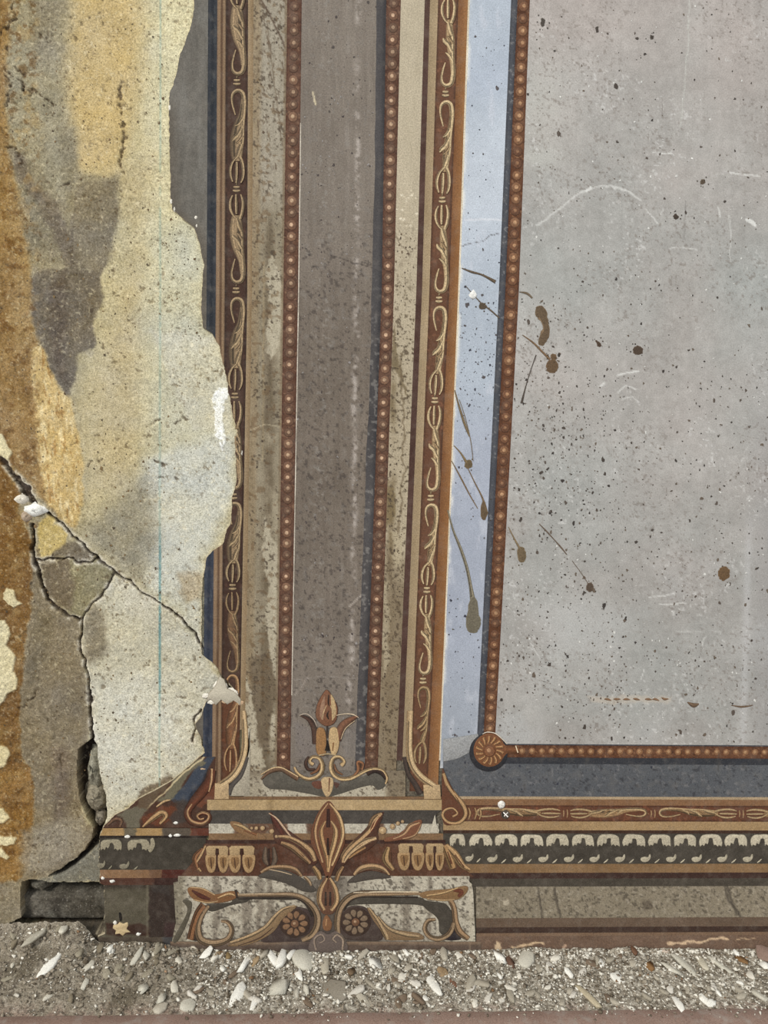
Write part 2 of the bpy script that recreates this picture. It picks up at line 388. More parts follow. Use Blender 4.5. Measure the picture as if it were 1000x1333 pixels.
# rubble-filled gap and the opening at the foot, their shade painted in as dark colour
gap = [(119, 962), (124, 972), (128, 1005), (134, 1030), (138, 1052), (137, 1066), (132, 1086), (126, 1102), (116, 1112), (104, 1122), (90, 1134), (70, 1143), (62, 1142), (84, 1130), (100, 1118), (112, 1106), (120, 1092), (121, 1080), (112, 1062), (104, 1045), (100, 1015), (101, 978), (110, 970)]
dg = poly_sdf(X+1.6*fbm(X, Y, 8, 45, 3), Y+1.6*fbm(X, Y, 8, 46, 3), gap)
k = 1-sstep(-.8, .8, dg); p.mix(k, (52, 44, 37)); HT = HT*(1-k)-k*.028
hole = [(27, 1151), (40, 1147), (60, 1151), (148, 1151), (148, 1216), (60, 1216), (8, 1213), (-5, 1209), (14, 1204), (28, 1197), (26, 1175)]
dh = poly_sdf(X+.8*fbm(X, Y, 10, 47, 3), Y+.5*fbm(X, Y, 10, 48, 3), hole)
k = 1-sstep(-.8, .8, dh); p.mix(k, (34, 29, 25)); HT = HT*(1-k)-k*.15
open_ = np.minimum(dg, dh)
calm = sstep(0, 5, open_)
# rough ground of the plaster
rough = .35+.65*sstep(120, 60, X)+.9*(poly_sdf(p.wx, p.wy, [(60, 350), (90, 345), (92, 510), (60, 430), (15, 190), (30, 200), (70, 262)]) < 0)+.5*sstep(740, 800, Y)
HT += calm*(.0016*fbm(X, Y, 60, 51)+rough*(.0011*fbm(X, Y, 13, 52, 4)+.0007*fbm(X, Y, 3.4, 53, 2)))
pit = sstep(.42, .58, fbm(X, Y, 6, 54, 3))*calm*sstep(-.5, .3, fbm(X, Y, 50, 55)); HT -= pit*.0012; p.mix(pit, (92, 78, 58), .55)
p.specks(3.0, .40, (96, 80, 58), .40, 56, sstep(-.25, .4, fbm(X, Y, 44, 57))); p.specks(3.2, .44, (222, 210, 176), .35, 58)
# gouges
for pts, wd in [([(0, 40), (18, 22), (14, 2)], 3), ([(5, 60), (15, 82), (28, 95)], 3), ([(0, 80), (12, 110), (6, 140)], 3), ([(10, 92), (26, 108), (38, 120)], 3), ([(30, 112), (50, 122), (66, 134)], 4), ([(50, 44), (62, 52)], 3),
                ([(66, 20), (74, 8)], 3), ([(8, 188), (18, 192), (26, 210)], 4), ([(75, 242), (92, 236)], 2.5), ([(160, 430), (168, 436)], 2), ([(202, 602), (212, 605), (224, 602)], 4), ([(205, 624), (216, 618)], 2), ([(228, 622), (230, 628)], 1.6),
                ([(36, 915), (44, 908), (48, 900)], 3.4), ([(24, 925), (40, 922)], 2.4), ([(98, 540), (106, 552)], 4), ([(104, 610), (118, 602), (132, 598)], 2.4), ([(22, 1100), (60, 1102)], 1.4), ([(78, 985), (80, 1015)], 2.4),
                ([(190, 555), (206, 548)], 1.6), ([(225, 552), (240, 546)], 1.8), ([(155, 110), (158, 160), (163, 180), (156, 200), (158, 225)], 2.6)]:
    d = line_d(X+6*fbm(X, Y, 8, 61, 4), Y+6*fbm(X, Y, 8, 62, 4), pts, np.array(wd)*.8); k = (1-sstep(-.8, 1.2, d))*sstep(-.25, .12, fbm(X, Y, 5, 66, 3)); HT -= k*.003; p.mix(k, (82, 68, 52), .75)
# flakes of cream limewash still stuck on (raised)
for pg in [[(-40, 805), (6, 808), (12, 826), (8, 840), (20, 856), (16, 874), (22, 884), (20, 898), (8, 904), (4, 914), (-8, 926), (-30, 930)], [(3, 772), (8, 766), (18, 769), (20, 780), (27, 786), (18, 792), (10, 788), (4, 780)],
           [(-10, 970), (8, 974), (12, 984), (4, 1000), (-10, 1006)], [(-10, 1054), (4, 1053), (12, 1066), (4, 1072), (-10, 1072)], [(-10, 1088), (20, 1091), (19, 1099), (0, 1102), (-10, 1102)],
           [(-10, 1108), (2, 1106), (11, 1116), (8, 1120), (-10, 1112)], [(-20, 560), (2, 566), (8, 576), (14, 590), (10, 600), (4, 597), (-20, 585)]]:
    d = poly_sdf(X+2*fbm(X, Y, 8, 63, 3), Y+2*fbm(X, Y, 8, 64, 3), pg); k = 1-sstep(-.7, .7, d); p.mix(k, (212, 200, 160), .95); HT += k*.0022
d = poly_sdf(X+3*fbm(X, Y, 6, 75, 4), Y+3*fbm(X, Y, 6, 76, 4), [(278, 510), (284, 505), (298, 504), (299, 514), (293, 524), (291, 536), (288, 548), (291, 560), (293, 572), (290, 586), (287, 587), (285, 574), (279, 566), (278, 548), (280, 535), (276, 525)]); k = 1-sstep(-.7, .7, d); p.mix(k*sstep(-.5, -.2, fbm(X, Y, 4, 77, 3)), (236, 236, 230), .95); HT += k*(.0012+.0008*fbm(X, Y, 4, 78, 3))
p.noise(34, 10, 65); p.noise(8, 10, 66, 4); p.noise(2.8, 13, 67, 2)
# tint variation: warm and cool blotches
bl = fbm(X, Y, 40, 68); p.c += bl[..., None]*np.array([7, 3, -6])
HT -= .004
# which cell belongs to which slab
cx = (X[:-1, :-1]+X[1:, 1:])/2; cy = (Y[:-1, :-1]+Y[1:, 1:])/2
lab = np.zeros(cx.shape, int)
ochre = poly_sdf(cx+3*fbm(cx, cy, 10, 71), cy+3*fbm(cx, cy, 10, 72), [(-200, -200), (14, -200), (8, 60), (4, 130), (10, 200), (22, 250), (38, 345), (42, 425), (60, 470), (72, 505), (96, 560), (105, 620), (92, 693), (70, 675), (45, 655), (20, 622), (0, 597), (-200, 500)]) < 0
slabE = poly_sdf(cx, cy, [(-200, 500), (0, 597), (20, 622), (44, 655), (42, 685), (41, 722), (52, 756), (74, 793), (104, 808), (106, 822), (102, 840), (112, 878), (117, 930), (119, 962), (110, 980), (108, 1050), (120, 1085), (100, 1120), (66, 1143), (28, 1152), (28, 1300), (-200, 1300)]) < 0
slabB = poly_sdf(cx, cy, [(42, 685), (44, 655), (70, 675), (126, 727), (105, 733), (88, 726), (48, 729), (41, 722)]) < 0
slabC = poly_sdf(cx, cy, [(48, 729), (88, 726), (105, 733), (127, 727), (148, 748), (106, 806), (88, 802), (62, 780), (46, 738)]) < 0
slabD = poly_sdf(cx, cy, [(148, 748), (185, 772), (225, 798), (255, 828), (277, 860), (314, 914), (340, 914), (340, 1300), (132, 1300), (132, 1086), (128, 1030), (115, 975), (119, 962), (116, 905), (102, 840), (106, 806)]) < 0
limeE = slabE & (poly_sdf(cx+3*fbm(cx, cy, 10, 73), cy+3*fbm(cx, cy, 10, 74), [(-200, 500), (0, 597), (20, 622), (44, 655), (42, 735), (46, 770), (34, 820), (24, 940), (26, 985), (44, 1010), (42, 1080), (38, 1130), (20, 1150), (-200, 1160)]) < 0)
lab[ochre] = 1; lab[slabE] = 2; lab[limeE] = 3; lab[slabB] = 4; lab[slabC] = 5; lab[slabD] = 6
oc = open_[:-1, :-1]; lab[oc < 2] = 7
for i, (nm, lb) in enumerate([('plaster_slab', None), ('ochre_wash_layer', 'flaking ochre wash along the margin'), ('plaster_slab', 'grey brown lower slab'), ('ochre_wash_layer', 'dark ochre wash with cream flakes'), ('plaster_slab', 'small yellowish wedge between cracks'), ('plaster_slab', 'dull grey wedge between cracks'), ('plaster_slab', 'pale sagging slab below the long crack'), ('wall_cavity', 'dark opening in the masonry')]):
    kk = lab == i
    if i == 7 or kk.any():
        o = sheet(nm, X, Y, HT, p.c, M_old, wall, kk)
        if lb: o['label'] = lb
# solid masonry behind everything
def boxmesh(x0, x1, y0, y1, z0, z1):
    v = np.array([(x, y, z) for x in (x0, x1) for y in (y0, y1) for z in (z0, z1)])
    f = np.array([(0, 1, 3, 2), (4, 6, 7, 5), (0, 4, 5, 1), (2, 3, 7, 6), (0, 2, 6, 4), (1, 5, 7, 3)]); return v, f
wl = W(-200, 600)[0]; wr = W(1250, 600)[0]
v, f = boxmesh(wl-.02, wr+.02, .165, .25, -.05, 2.0); put('masonry_core', v, f, (88, 80, 70), M_stone, wall, False)
v, f = boxmesh(W(322, 600)[0], wr+.02, .0015, .165, -.05, 2.0); put('masonry_core', v, f, (120, 112, 98), M_stone, wall, False)

# white filler smear, white lump in the crack
def lump(name, x, y, rx, ry, th, c, parent, h0=-.004, seed=0, mat=None, flat=.5, label=None):
    """an irregular pebble of plaster stuck on or in the wall"""
    rg = np.random.RandomState(seed); V_ = []; n, m_ = 12, 6
    for i in range(m_):
        u = i/(m_-1)*math.pi/2
        for j in range(n):
            a = j/n*2*math.pi; k_ = 1+.22*rg.randn()*(.4 if i else 1)
            V_.append((x+rx*math.cos(a)*math.cos(u)*np.clip(k_, .6, 1.4), y+ry*math.sin(a)*math.cos(u)*np.clip(k_, .6, 1.4), h0+th*math.sin(u)*(1+.15*rg.randn())))
    V_ = np.array(V_); i_ = np.arange(n); f_ = []
    for r in range(m_-1): f_.append(np.stack([r*n+i_, r*n+(i_+1) % n, (r+1)*n+(i_+1) % n, (r+1)*n+i_], 1))
    f_ = np.concatenate(f_)
    C = np.clip(np.asarray(c)+rg.randn(len(V_), 1)*9, 0, 250)
    pr = {'label': label} if label else {}
    return put(name, W(V_[:, 0], V_[:, 1], V_[:, 2]), f_, C, mat or M_chip, parent, False, **pr)
lump('plaster_lump', 44, 664, 15, 9, .010, (236, 234, 226), wall, -.006, 3, label='bright white lump in the crack')
lump('plaster_lump', 27, 650, 9, 7, .007, (214, 206, 190), wall, -.005, 4)
lump('plaster_lump', 34, 672, 8, 8, .006, (168, 150, 130), wall, -.005, 5)
for q, (x_, y_, a, b, c_) in enumerate([(120, 1006, 11, 30, (132, 128, 112)), (122, 1042, 15, 21, (138, 130, 112)), (128, 1070, 9, 9, (120, 112, 98))]):
    o = lump('loose_stone', x_, y_, a, b, .022, c_, None, -.026, 11+q, M_stone)
    o['category'] = 'stone'
    o['label'] = ['tall gritty rubble stone wedged in the gap beside the pale slab', 'smooth grey rounded stone below the gritty one in the wall gap', 'smallest grey stone at the foot of the wall gap'][q]
    o['group'] = 'stones in the wall gap'
# the beam or stone course in the opening; it and the small stone coloured darker for the shade inside
def rockbox(name, x0, x1, y0, y1, h0, h1, c, mat, seed, **pr):
    nx, ny = 60, 20
    a = np.linspace(x0, x1, nx); b = np.linspace(y0, y1, ny); A, B = np.meshgrid(a, b)
    e = np.minimum(np.minimum(A-x0, x1-A)/5, np.minimum(B-y0, y1-B)/7); e = np.sqrt(np.clip(e, 0, 1))
    H = h0+(h1-h0)*e+.003*fbm(A, B, 16, seed)*e+.0012*fbm(A, B, 4, seed+1, 2)*e
    pp = Paint(A, B, c); pp.noise(18, 34, seed+2); pp.noise(6, 16, seed+3, 3); pp.mix(sstep(.15, .5, fbm(A, B, 24, seed+4)), (58, 54, 48), .7); pp.mix(sstep(.1, .5, fbm(A, B, 20, seed+6)), (134, 130, 118), .5)
    return sheet(name, A, B, H, pp.c, mat, None, None, **pr)
rockbox('stone_block', 12, 142, 1169, 1211, -.06, -.020, (84, 79, 70), M_stone, 81, label='dark mottled stone block lying inside the dark opening at the wall foot', category='stone')
o = lump('loose_stone', 44, 1161, 14, 9, .018, (98, 94, 84), None, -.036, 21, M_stone); o['category'] = 'stone'; o['label'] = 'small round stone in the top corner of the dark opening'; o['group'] = 'stones in the opening'

# torn edge of the painted plaster
ys_ = np.arange(-150, 1262, 1.0); rx_ = rag(ys_)
k1 = 1.0+.9*(fbm(ys_, ys_*0, 6, 91)+.6)
Xe = np.stack([rx_-k1, rx_-.3*k1, rx_+.3], 1); Ye = np.repeat(ys_[:, None], 3, 1)
He = np.repeat(np.array([[-.0075, -.0012, .0001]]), len(ys_), 0)
Ce = np.array([[150, 138, 112], [176, 164, 138], [160, 146, 122]], float)[None]+(fbm(Xe*3, Ye, 5, 92)*26)[..., None]
sheet('broken_edge', Xe, Ye, He, Ce, M_chip, wall)
d_ = Dab(.0004); d_.blob([(268, 914), (272, 902), (280, 893), (286, 880), (292, 884), (296, 896), (306, 900), (314, 910), (313, 918), (304, 912), (296, 917), (288, 911), (281, 918), (274, 910)], (184, 176, 158), (130, 116, 98), n=1, rise=.0008)
d_.blob([(282, 900), (290, 886), (293, 890), (286, 912), (282, 912)], (160, 126, 98), n=2); d_.build('broken_edge', wall, M_chip)
# shards of white along the torn edge
for q, (x_, y_, a, b) in enumerate([(221, 140, 2, 5), (223, 262, 2.5, 4), (227, 272, 2, 3.5), (255, 283, 3, 3), (256, 294, 1.6, 3), (314, 590, 3.4, 5), (268, 906, 5, 4), (287, 893, 8, 6), (304, 902, 7, 6), (276, 914, 7, 4), (296, 913, 8, 4), (312, 915, 6, 4), (264, 1001, 5, 2)]):
    lump('edge_shard', x_, y_, a*(.8 if q < 6 else 1.15), b*.9, .0016, (226, 220, 206) if q < 10 else (202, 172, 140), wall, -.001, 30+q)

# ================================================================== PAINTED BORDER AT THE TORN EDGE
border = empty('painted_border', W(262, 1000).tolist(), 'slate grey painted field with navy line along the torn edge of the pilaster', 'wall painting')
def slate(X, Y, T):
    p = Paint(X, Y, (110, 107, 102)); p.noise(50, 10, 101); p.noise(4, 9, 106, 3, 1, 6); p.mix(sstep(.0, .5, fbm(X*1.8, Y*.6, 22, 102)), (126, 126, 124), .35); p.mix(sstep(18, 0, X-rag(Y))*sstep(120, 160, Y), (98, 88, 76), .6); p.noise(4, 7, 103, 2); return p.c
Lsl = lambda y: np.asarray(y)*0+180.0
K1, K2, K3, K4, K5 = key(271, 269, 265), key(283, 281, 277), key(294.5, 293, 289), key(323, 322, 313.5), key(330, 328, 320)
band('slate_field', Lsl, K1, -150, 435, slate, M_paint, border, clip=True)
band('slate_field', Lsl, K1, 926, 962, slate, M_paint, border, clip=True)
def navy(X, Y, T): p = Paint(X, Y, NV); p.c += (np.sin(T*9)*7)[..., None]; p.noise(30, 7, 104); p.mix(sstep(.3, .5, fbm(X*2, Y*.5, 6, 105)), (92, 98, 102), .45); return p.c
def navy2(X, Y, T): return navy(X, Y, T)+np.array([4, 7, 17])
band('navy_line', K1, K2, -150, 440, navy, M_paint, border, clip=True, step=1.3)
band('navy_line', K1, K2, 716, 872, navy2, M_paint, border, clip=True, step=1.3)
band('navy_line', K1, K2, 912, 1006, navy2, M_paint, border, clip=True, step=1.3)

# ================================================================== PILASTER
pil = empty('painted_pilaster', W(425, 1040).tolist(), 'painted pilaster with purple brown centre between red bead chains and scroll borders', 'wall painting')
def tan3(X, Y, T):
    p = Paint(X, Y, (152, 122, 92)); p.mix(np.exp(-((T-.52)/.13)**2), (96, 66, 48), .9); p.mix(sstep(.85, 1, T), (74, 52, 40), .8); p.mix(sstep(.25, 0, T), (130, 100, 80), .6); p.noise(30, 12, 111); p.noise(3, 6, 112, 2, 1, 8); return p.c
band('moulding_line', K2, K3, -150, 905, tan3, M_paint, pil, clip=True, step=1.3)
band('moulding_line', K2, K3, 905, 1040, tan3, M_paint, pil, clip=True, step=1.3)
def ornbg(c, seed):
    def f(X, Y, T):
        p = Paint(X, Y, c); p.noise(40, 9, seed); p.mix(sstep(.15, 0, T)+sstep(.85, 1, T), np.asarray(c)*.62, .6); p.mix(sstep(.35, .6, fbm(X, Y, 5, seed+1, 2)), np.asarray(c)*1.35, .5); return p.c
    return f
band('scroll_band', K3, K4, -150, 905, ornbg((82, 55, 44), 113), M_paint, pil, clip=True)
band('scroll_band', K3, K4, 905, 1036, ornbg((112, 66, 42), 115), M_paint, pil, clip=True)
band('moulding_line', K4, K5, -150, 950, solid((152, 126, 92), 9, 40, 117, (-16, -18, -18), 5), M_paint, pil, step=1.3)
K6 = key(374, 369, 362); K7 = key(393, 388.5, 380); K8 = key(503, 497, 479); K9 = key(522, 513, 496)
def fieldL(X, Y, T):
    p = Paint(X, Y, (158, 150, 134))
    p.mix(sstep(240, 300, Y), (148, 137, 114), .9)
    p.mix(sstep(.32, .14, T), (152, 130, 98), .75)
    st = np.exp(-((X-(352-.006*Y+5*fbm(X*0, Y, 70, 121)))/(8+3*fbm(X*0, Y, 40, 122)))**2)
    p.mix(st*sstep(250, 320, Y), (112, 96, 74), .75)
    p.mix(sstep(.0, .35, fbm(X, Y, 46, 123))*sstep(320, 400, Y)*sstep(.35, .6, T), (172, 162, 138), .6)
    for pg in [[(352, 330), (362, 345), (368, 372), (366, 430), (352, 470), (346, 440), (352, 400), (346, 360)], [(346, 670), (362, 720), (362, 900), (358, 900), (352, 850), (345, 800), (350, 760), (342, 735)],
               [(318, 930), (332, 945), (338, 990), (345, 1040), (300, 1040), (315, 1010)], [(352, 930), (362, 930), (362, 960), (352, 960)], [(318, 880), (330, 900), (336, 960), (345, 1000), (330, 1000), (320, 940)]]:
        p.poly(pg, (178, 170, 148), 2.5, .85)
    p.poly([(324, 860), (350, 850), (362, 900), (352, 935), (350, 975), (336, 975), (332, 920)], (116, 98, 76), 4, .7)
    p.specks(3.2, .30, (84, 70, 56), .75, 124, sstep(-.3, .2, fbm(X, Y, 30, 125))); p.specks(7, .38, (120, 92, 62), .5, 126)
    d = np.abs(fbm(X*1.6, Y*.45, 20, 127)); p.mix(sstep(.045, .01, d)*sstep(300, 220, Y), (104, 84, 66), .7)
    p.line([(335, -10), (352, 20), (372, 62)], 2, (98, 76, 62), 2, .8); p.line([(348, 30), (360, 130), (368, 190)], 1.2, (110, 90, 70), 2, .7)
    p.line([(325, 560), (345, 552), (366, 556)], 1.0, (206, 194, 164), 1.5, .6); p.line([(344, 340), (342, 600)], 2, (200, 172, 122), 3, .3)
    p.mix(sstep(.9, .97, T), (134, 112, 86), .7); p.noise(5, 9, 128, 3); p.noise(3, 9, 129, 3, 1, 18); return p.c
band('beige_field', K5, K6, -150, 1040, fieldL, M_paint, pil, step=1.35)
def beadbg(X, Y, T):
    p = Paint(X, Y, (110, 72, 54)); p.mix(sstep(.16, 0, T)+sstep(.84, 1, T), (92, 52, 38), .7); p.noise(14, 12, 131); p.noise(70, 10, 132); p.specks(3, .35, (70, 44, 36), .5, 133); p.specks(3, .42, (168, 128, 98), .5, 134); return p.c
band('bead_ground', K6, K7, -150, 1002, beadbg, M_paint, pil, step=1.35)
KW = lambda y: K7(y)+1.0
band('white_line', lambda y: K7(y)-.3, KW, 160, 905, solid((190, 182, 170), 34, 30, 135), M_paint, pil, nx=2, h=.0003)
KS = lambda y: K8(y)-12.5-2*fbm(np.asarray(y, float), np.asarray(y)*0, 60, 136)
def purple(X, Y, T):
    p = Paint(X, Y, (129, 119, 111)); p.mix(sstep(200, 520, Y), (122, 110, 100), .9); p.mix(sstep(650, 950, Y), (131, 122, 115), .7); p.noise(3.2, 8, 149, 3, 1, 12)
    p.noise(60, 7, 141); p.noise(30, 5, 142, 3, 1, 5); p.specks(4, .34, (70, 62, 60), .5, 143, sstep(250, 350, Y)); p.specks(6, .40, (128, 122, 118), .5, 144)
    xs_ = 470-.017*Y+6*fbm(X*0, Y, 90, 145, 3)
    m = np.exp(-((X-xs_)/3.8)**2); p.mix(m*sstep(-.3, .2, fbm(X*.4, Y, 26, 146))*sstep(-.3, .3, fbm(X, Y, 5, 150, 3)), (176, 168, 165), .85)
    p.mix(np.exp(-((X-xs_+14)/3.)**2)*sstep(.0, .5, fbm(X, Y, 30, 147)), (152, 146, 142), .45)
    p.specks(4, .36, (146, 142, 138), .55, 148, sstep(.25, .02, np.abs(T-.35)))
    p.line([(455, 790), (470, 775)], 2, (188, 180, 176), 2, .7); p.line([(383, 885), (430, 880), (470, 884)], 1, (150, 144, 142), 1.5, .6); p.line([(408, 120), (410, 136)], 2, (210, 196, 160), 1.5, .9); p.line([(385, 905), (400, 882)], 1, (170, 160, 156), 1.2, .7)
    p.line([(430, 332), (460, 342), (500, 352)], .9, (56, 48, 48), 1.2, .7)
    p.poly([(383, 940), (420, 960), (415, 1000), (385, 985)], (128, 120, 120), 10, .6); p.poly([(440, 950), (474, 940), (474, 990), (450, 985)], (124, 118, 116), 8, .6); return p.c
band('purple_field', K7, KS, -150, 1034, purple, M_paint, pil)
def shade(X, Y, T):
    p = Paint(X, Y, (82, 80, 84)); p.mix(sstep(.5, 1, T), (58, 58, 64), .8); p.noise(24, 12, 151, 3, 1, 6); p.specks(5, .3, (150, 148, 146), .5, 152, sstep(300, 500, Y)); return p.c
band('dark_line', KS, K8, -150, 1034, shade, M_paint, pil, step=1.35)
band('bead_ground', K8, K9, -150, 1002, beadbg, M_paint, pil, step=1.35)
K10, K11, K12, K13, K14, K15 = key(553, 542, 521), key(560, 549.5, 528.5), key(570.5, 559, 539), key(597, 585, 563), key(609.5, 596.5, 576.2), key(611.8, 598.6, 578)
def creamR(X, Y, T):
    p = Paint(X, Y, (180, 168, 144)); p.mix(sstep(200, 600, Y), (174, 160, 134), .8); p.noise(40, 5, 161)
    drip = 512+.0*Y-.012*(Y-500)+5*fbm(X*0, Y, 46, 162, 3)
    p.mix(np.exp(-((X-drip)/4.5)**2)*sstep(430, 500, Y)*sstep(-.5, .1, fbm(X*.5, Y, 46, 163)), (126, 106, 74), .8)
    p.mix(sstep(700, 770, Y+30*fbm(X, Y, 20, 164)), (136, 118, 92), .85)
    p.poly([(512, 420), (520, 470), (534, 520), (522, 500), (511, 470)], (124, 106, 76), 2, .8); p.poly([(502, 620), (515, 640), (512, 680), (500, 690)], (132, 112, 76), 3, .8)
    p.line([(522, 460), (526, 620), (518, 700)], 2.4, (112, 92, 66), 2, .6, 1); p.line([(500, 700), (512, 760), (520, 800)], 3, (110, 92, 70), 3, .5, 1)
    p.poly([(498, 760), (506, 755), (506, 860), (498, 880)], (182, 170, 142), 3, .6); p.poly([(510, 690), (523, 700), (521, 745), (514, 740)], (176, 162, 132), 3, .7)
    p.specks(3.2, .32, (92, 76, 58), .75, 165, sstep(260, 480, Y+90*fbm(X, Y, 40, 166))); p.line([(513, 300), (530, 330), (545, 318)], .9, (96, 78, 62), 1, .6, 1)
    p.specks(4, .46, (222, 214, 194), .8, 167, sstep(230, 260, Y)*sstep(320, 280, Y)); p.noise(5, 6, 168, 3, 1, 4); return p.c
band('cream_field', K9, K10, -150, 1040, creamR, M_paint, pil, step=1.35)
band('dark_line', K10, K11, -150, 990, solid((92, 62, 54), 12, 30, 171), M_paint, pil, nx=7)
band('moulding_line', K11, K12, -150, 992, solid((166, 142, 108), 9, 50, 172, (10, 8, 6), 5), M_paint, pil, nx=8)
band('scroll_band', K12, K13, -150, 1030, ornbg((118, 75, 53), 173), M_paint, pil)
band('orange_moulding', K13, K14, -150, 1037, solid((154, 100, 56), 10, 50, 175, (26, 22, 10), 5), M_paint, pil)
band('white_line', K14, K15, -150, 990, solid((206, 196, 176), 14, 30, 176), M_paint, pil, nx=4)

# ---- beads: one low dome each, all of a chain share a mesh
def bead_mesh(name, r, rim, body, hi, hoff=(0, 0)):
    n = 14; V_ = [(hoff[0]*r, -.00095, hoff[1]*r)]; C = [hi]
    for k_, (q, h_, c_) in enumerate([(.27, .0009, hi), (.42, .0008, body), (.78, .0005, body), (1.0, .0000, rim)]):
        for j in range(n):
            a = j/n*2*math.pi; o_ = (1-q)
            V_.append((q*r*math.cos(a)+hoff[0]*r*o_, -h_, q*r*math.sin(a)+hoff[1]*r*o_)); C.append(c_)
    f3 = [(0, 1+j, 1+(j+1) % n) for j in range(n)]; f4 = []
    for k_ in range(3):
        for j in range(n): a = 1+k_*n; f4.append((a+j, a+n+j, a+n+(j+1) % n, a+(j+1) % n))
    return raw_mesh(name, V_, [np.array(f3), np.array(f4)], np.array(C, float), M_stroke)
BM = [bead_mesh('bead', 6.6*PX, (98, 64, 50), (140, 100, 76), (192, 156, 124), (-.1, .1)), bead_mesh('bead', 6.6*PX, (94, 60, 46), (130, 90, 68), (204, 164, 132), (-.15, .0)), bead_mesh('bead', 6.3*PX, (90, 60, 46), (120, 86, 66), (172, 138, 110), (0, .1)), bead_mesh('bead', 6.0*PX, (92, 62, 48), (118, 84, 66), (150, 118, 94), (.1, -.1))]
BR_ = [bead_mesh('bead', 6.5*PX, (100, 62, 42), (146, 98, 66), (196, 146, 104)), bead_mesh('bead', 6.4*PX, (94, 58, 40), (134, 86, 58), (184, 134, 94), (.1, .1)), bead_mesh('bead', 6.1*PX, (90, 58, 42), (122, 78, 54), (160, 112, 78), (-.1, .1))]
rb = random.Random(4)
def chain(cxf, pts, parent, meshes):
    pl = np.array(wloc(parent))
    for x_, y_ in pts:
        o_ = link('bead', meshes[rb.randrange(len(meshes))], parent)
        o_.location = (W(x_, y_, .0002)-pl).tolist(); s_ = rb.uniform(.93, 1.05); o_.scale = (s_, 1, s_); o_.rotation_euler[1] = rb.uniform(-.3, .3)
def vertical_pts(cxf, y0, y1, pitch):
    # evenly spaced on the wall itself
    z0 = float(W(cxf(y0), y0)[2]); z1 = float(W(cxf(y1), y1)[2]); n = int(round((z0-z1)/pitch))
    yy = np.linspace(y0, y1, 600); zz = W(cxf(yy), yy)[:, 2]
    return [(float(cxf(np.array(q))), float(q)) for q in np.interp(np.linspace(z0, z1, n+1), zz[::-1], yy[::-1])]
cL = lambda y: (K6(y)+K7(y))/2; cM = lambda y: (K8(y)+K9(y))/2
PIT = .01945
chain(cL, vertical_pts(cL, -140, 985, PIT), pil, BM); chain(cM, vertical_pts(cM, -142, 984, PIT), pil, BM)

# ---- scroll ornament of the narrow bands: one object for each unit between two clasps
def unit(mapf, name, parent, lt, tn, k=1.0, fill=False, clip=False, rnd=0, edge=None):
    d_ = Dab(.0003); d_.clip = clip
    def S(pts, wd, c): d_.stroke([mapf(*q) for q in pts], [v*k for v in np.broadcast_to(wd, (len(pts),))], c, edge or np.asarray(c)*.72, n=5)
    if fill:
        S([(8, .16), (7, .30), (4.5, .42), (2.5, .55), (2, .66), (1.5, .74)] if fill == 'thin' else [(8, .16), (7, .30), (2.5, .42), (0, .55), (0, .66), (.5, .74)], np.array([4, 7, 11, 13, 12, 9])*(.42 if fill == 'thin' else 1), tn)
    S([(-1.6, .31), (-4.4, .24), (-6.2, .17), (-5, .11), (.5, .08), (7.2, .10), (9.6, .18), (9.2, .28), (8.2, .40), (7.8, .55), (5, .64), (3.4, .71)], [1.2, 2, 2.2, 3, 3.6, 4.4, 4.6, 4.2, 3.4, 3.2, 4.2, 4.6], lt)
    S([(8.2, .33), (3.5, .385), (-1.8, .41)], [3, 3.4, 1], lt)
    S([(7.6, .41), (2, .49), (-3.2, .525), (-5.6, .555)], [3.2, 4.4, 4.2, 1], lt)
    S([(8, .50), (3.6, .55), (-1, .575)], [3, 2.6, .8], tn if fill else lt)
    S([(6.4, .58), (3, .65), (.8, .71)], [3, 4.4, 2], lt)
    S([(1, .70), (-4.6, .745), (-8, .81), (-7.8, .88), (-5, .935)], [2, 2.2, 2.8, 2.4, 1.4], lt)
    S([(4.6, .70), (7.6, .76), (9, .84), (8.2, .90), (5.8, .945)], [3, 3.2, 3, 2.6, 1.4], lt)
    S([(.2, .75), (0, .84), (-.4, .945)], [2, 3, 2], lt)
    return d_.build(name, parent)
def clasp(mapf, name, parent, lt, k=1.0, clip=False):
    d_ = Dab(.0003); d_.clip = clip
    for v, w_ in ((-2.6, 8.0), (2.2, 9.5)):
        d_.stroke([mapf(-w_/2, v), mapf(0, v+.5), mapf(w_/2, v)], [1.5*k, 2.6*k, 1.5*k], lt, np.asarray(lt)*.7, n=3)
    d_.stroke([mapf(-.8, -6.5), mapf(.8, -6.0)], 2.0*k, np.asarray(lt)*.8, n=2)
    return d_.build(name, parent)
def vunits(cf, ys_list, parent, lt, tn, k, fill, clip, first, sk=1.0, edge=None):
    for i in range(len(ys_list)-1):
        a, b = ys_list[i], ys_list[i+1]; fl = (i+first) % 2 == 1
        sc = 1-.10*(a/1000)
        def mp(dx, v, a=a, b=b, fl=fl, sc=sc):
            t = (1-v) if fl else v; y = a+(b-a)*t; return (float(cf(np.array(y)))+dx*sk*sc, y)
        unit(mp, 'scroll_ornament', parent, lt, tn, k*sc, fill, clip, i, edge)
    for a in ys_list:
        clasp(lambda dx, v, a=a: (float(cf(np.array(float(a))))+dx*sk, a+v), 'clasp', parent, lt, k, clip)
cO = lambda y: (K3(y)+K4(y))/2; cR = lambda y: (K12(y)+K13(y))/2
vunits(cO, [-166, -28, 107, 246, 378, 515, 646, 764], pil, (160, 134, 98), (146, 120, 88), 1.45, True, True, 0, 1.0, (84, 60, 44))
def mp_(a, b, fl):
    def mp(dx, v):
        t = (1-v) if fl else v; y = a+(b-a)*t; return (float(cO(np.array(y)))+dx*.9, y)
    return mp
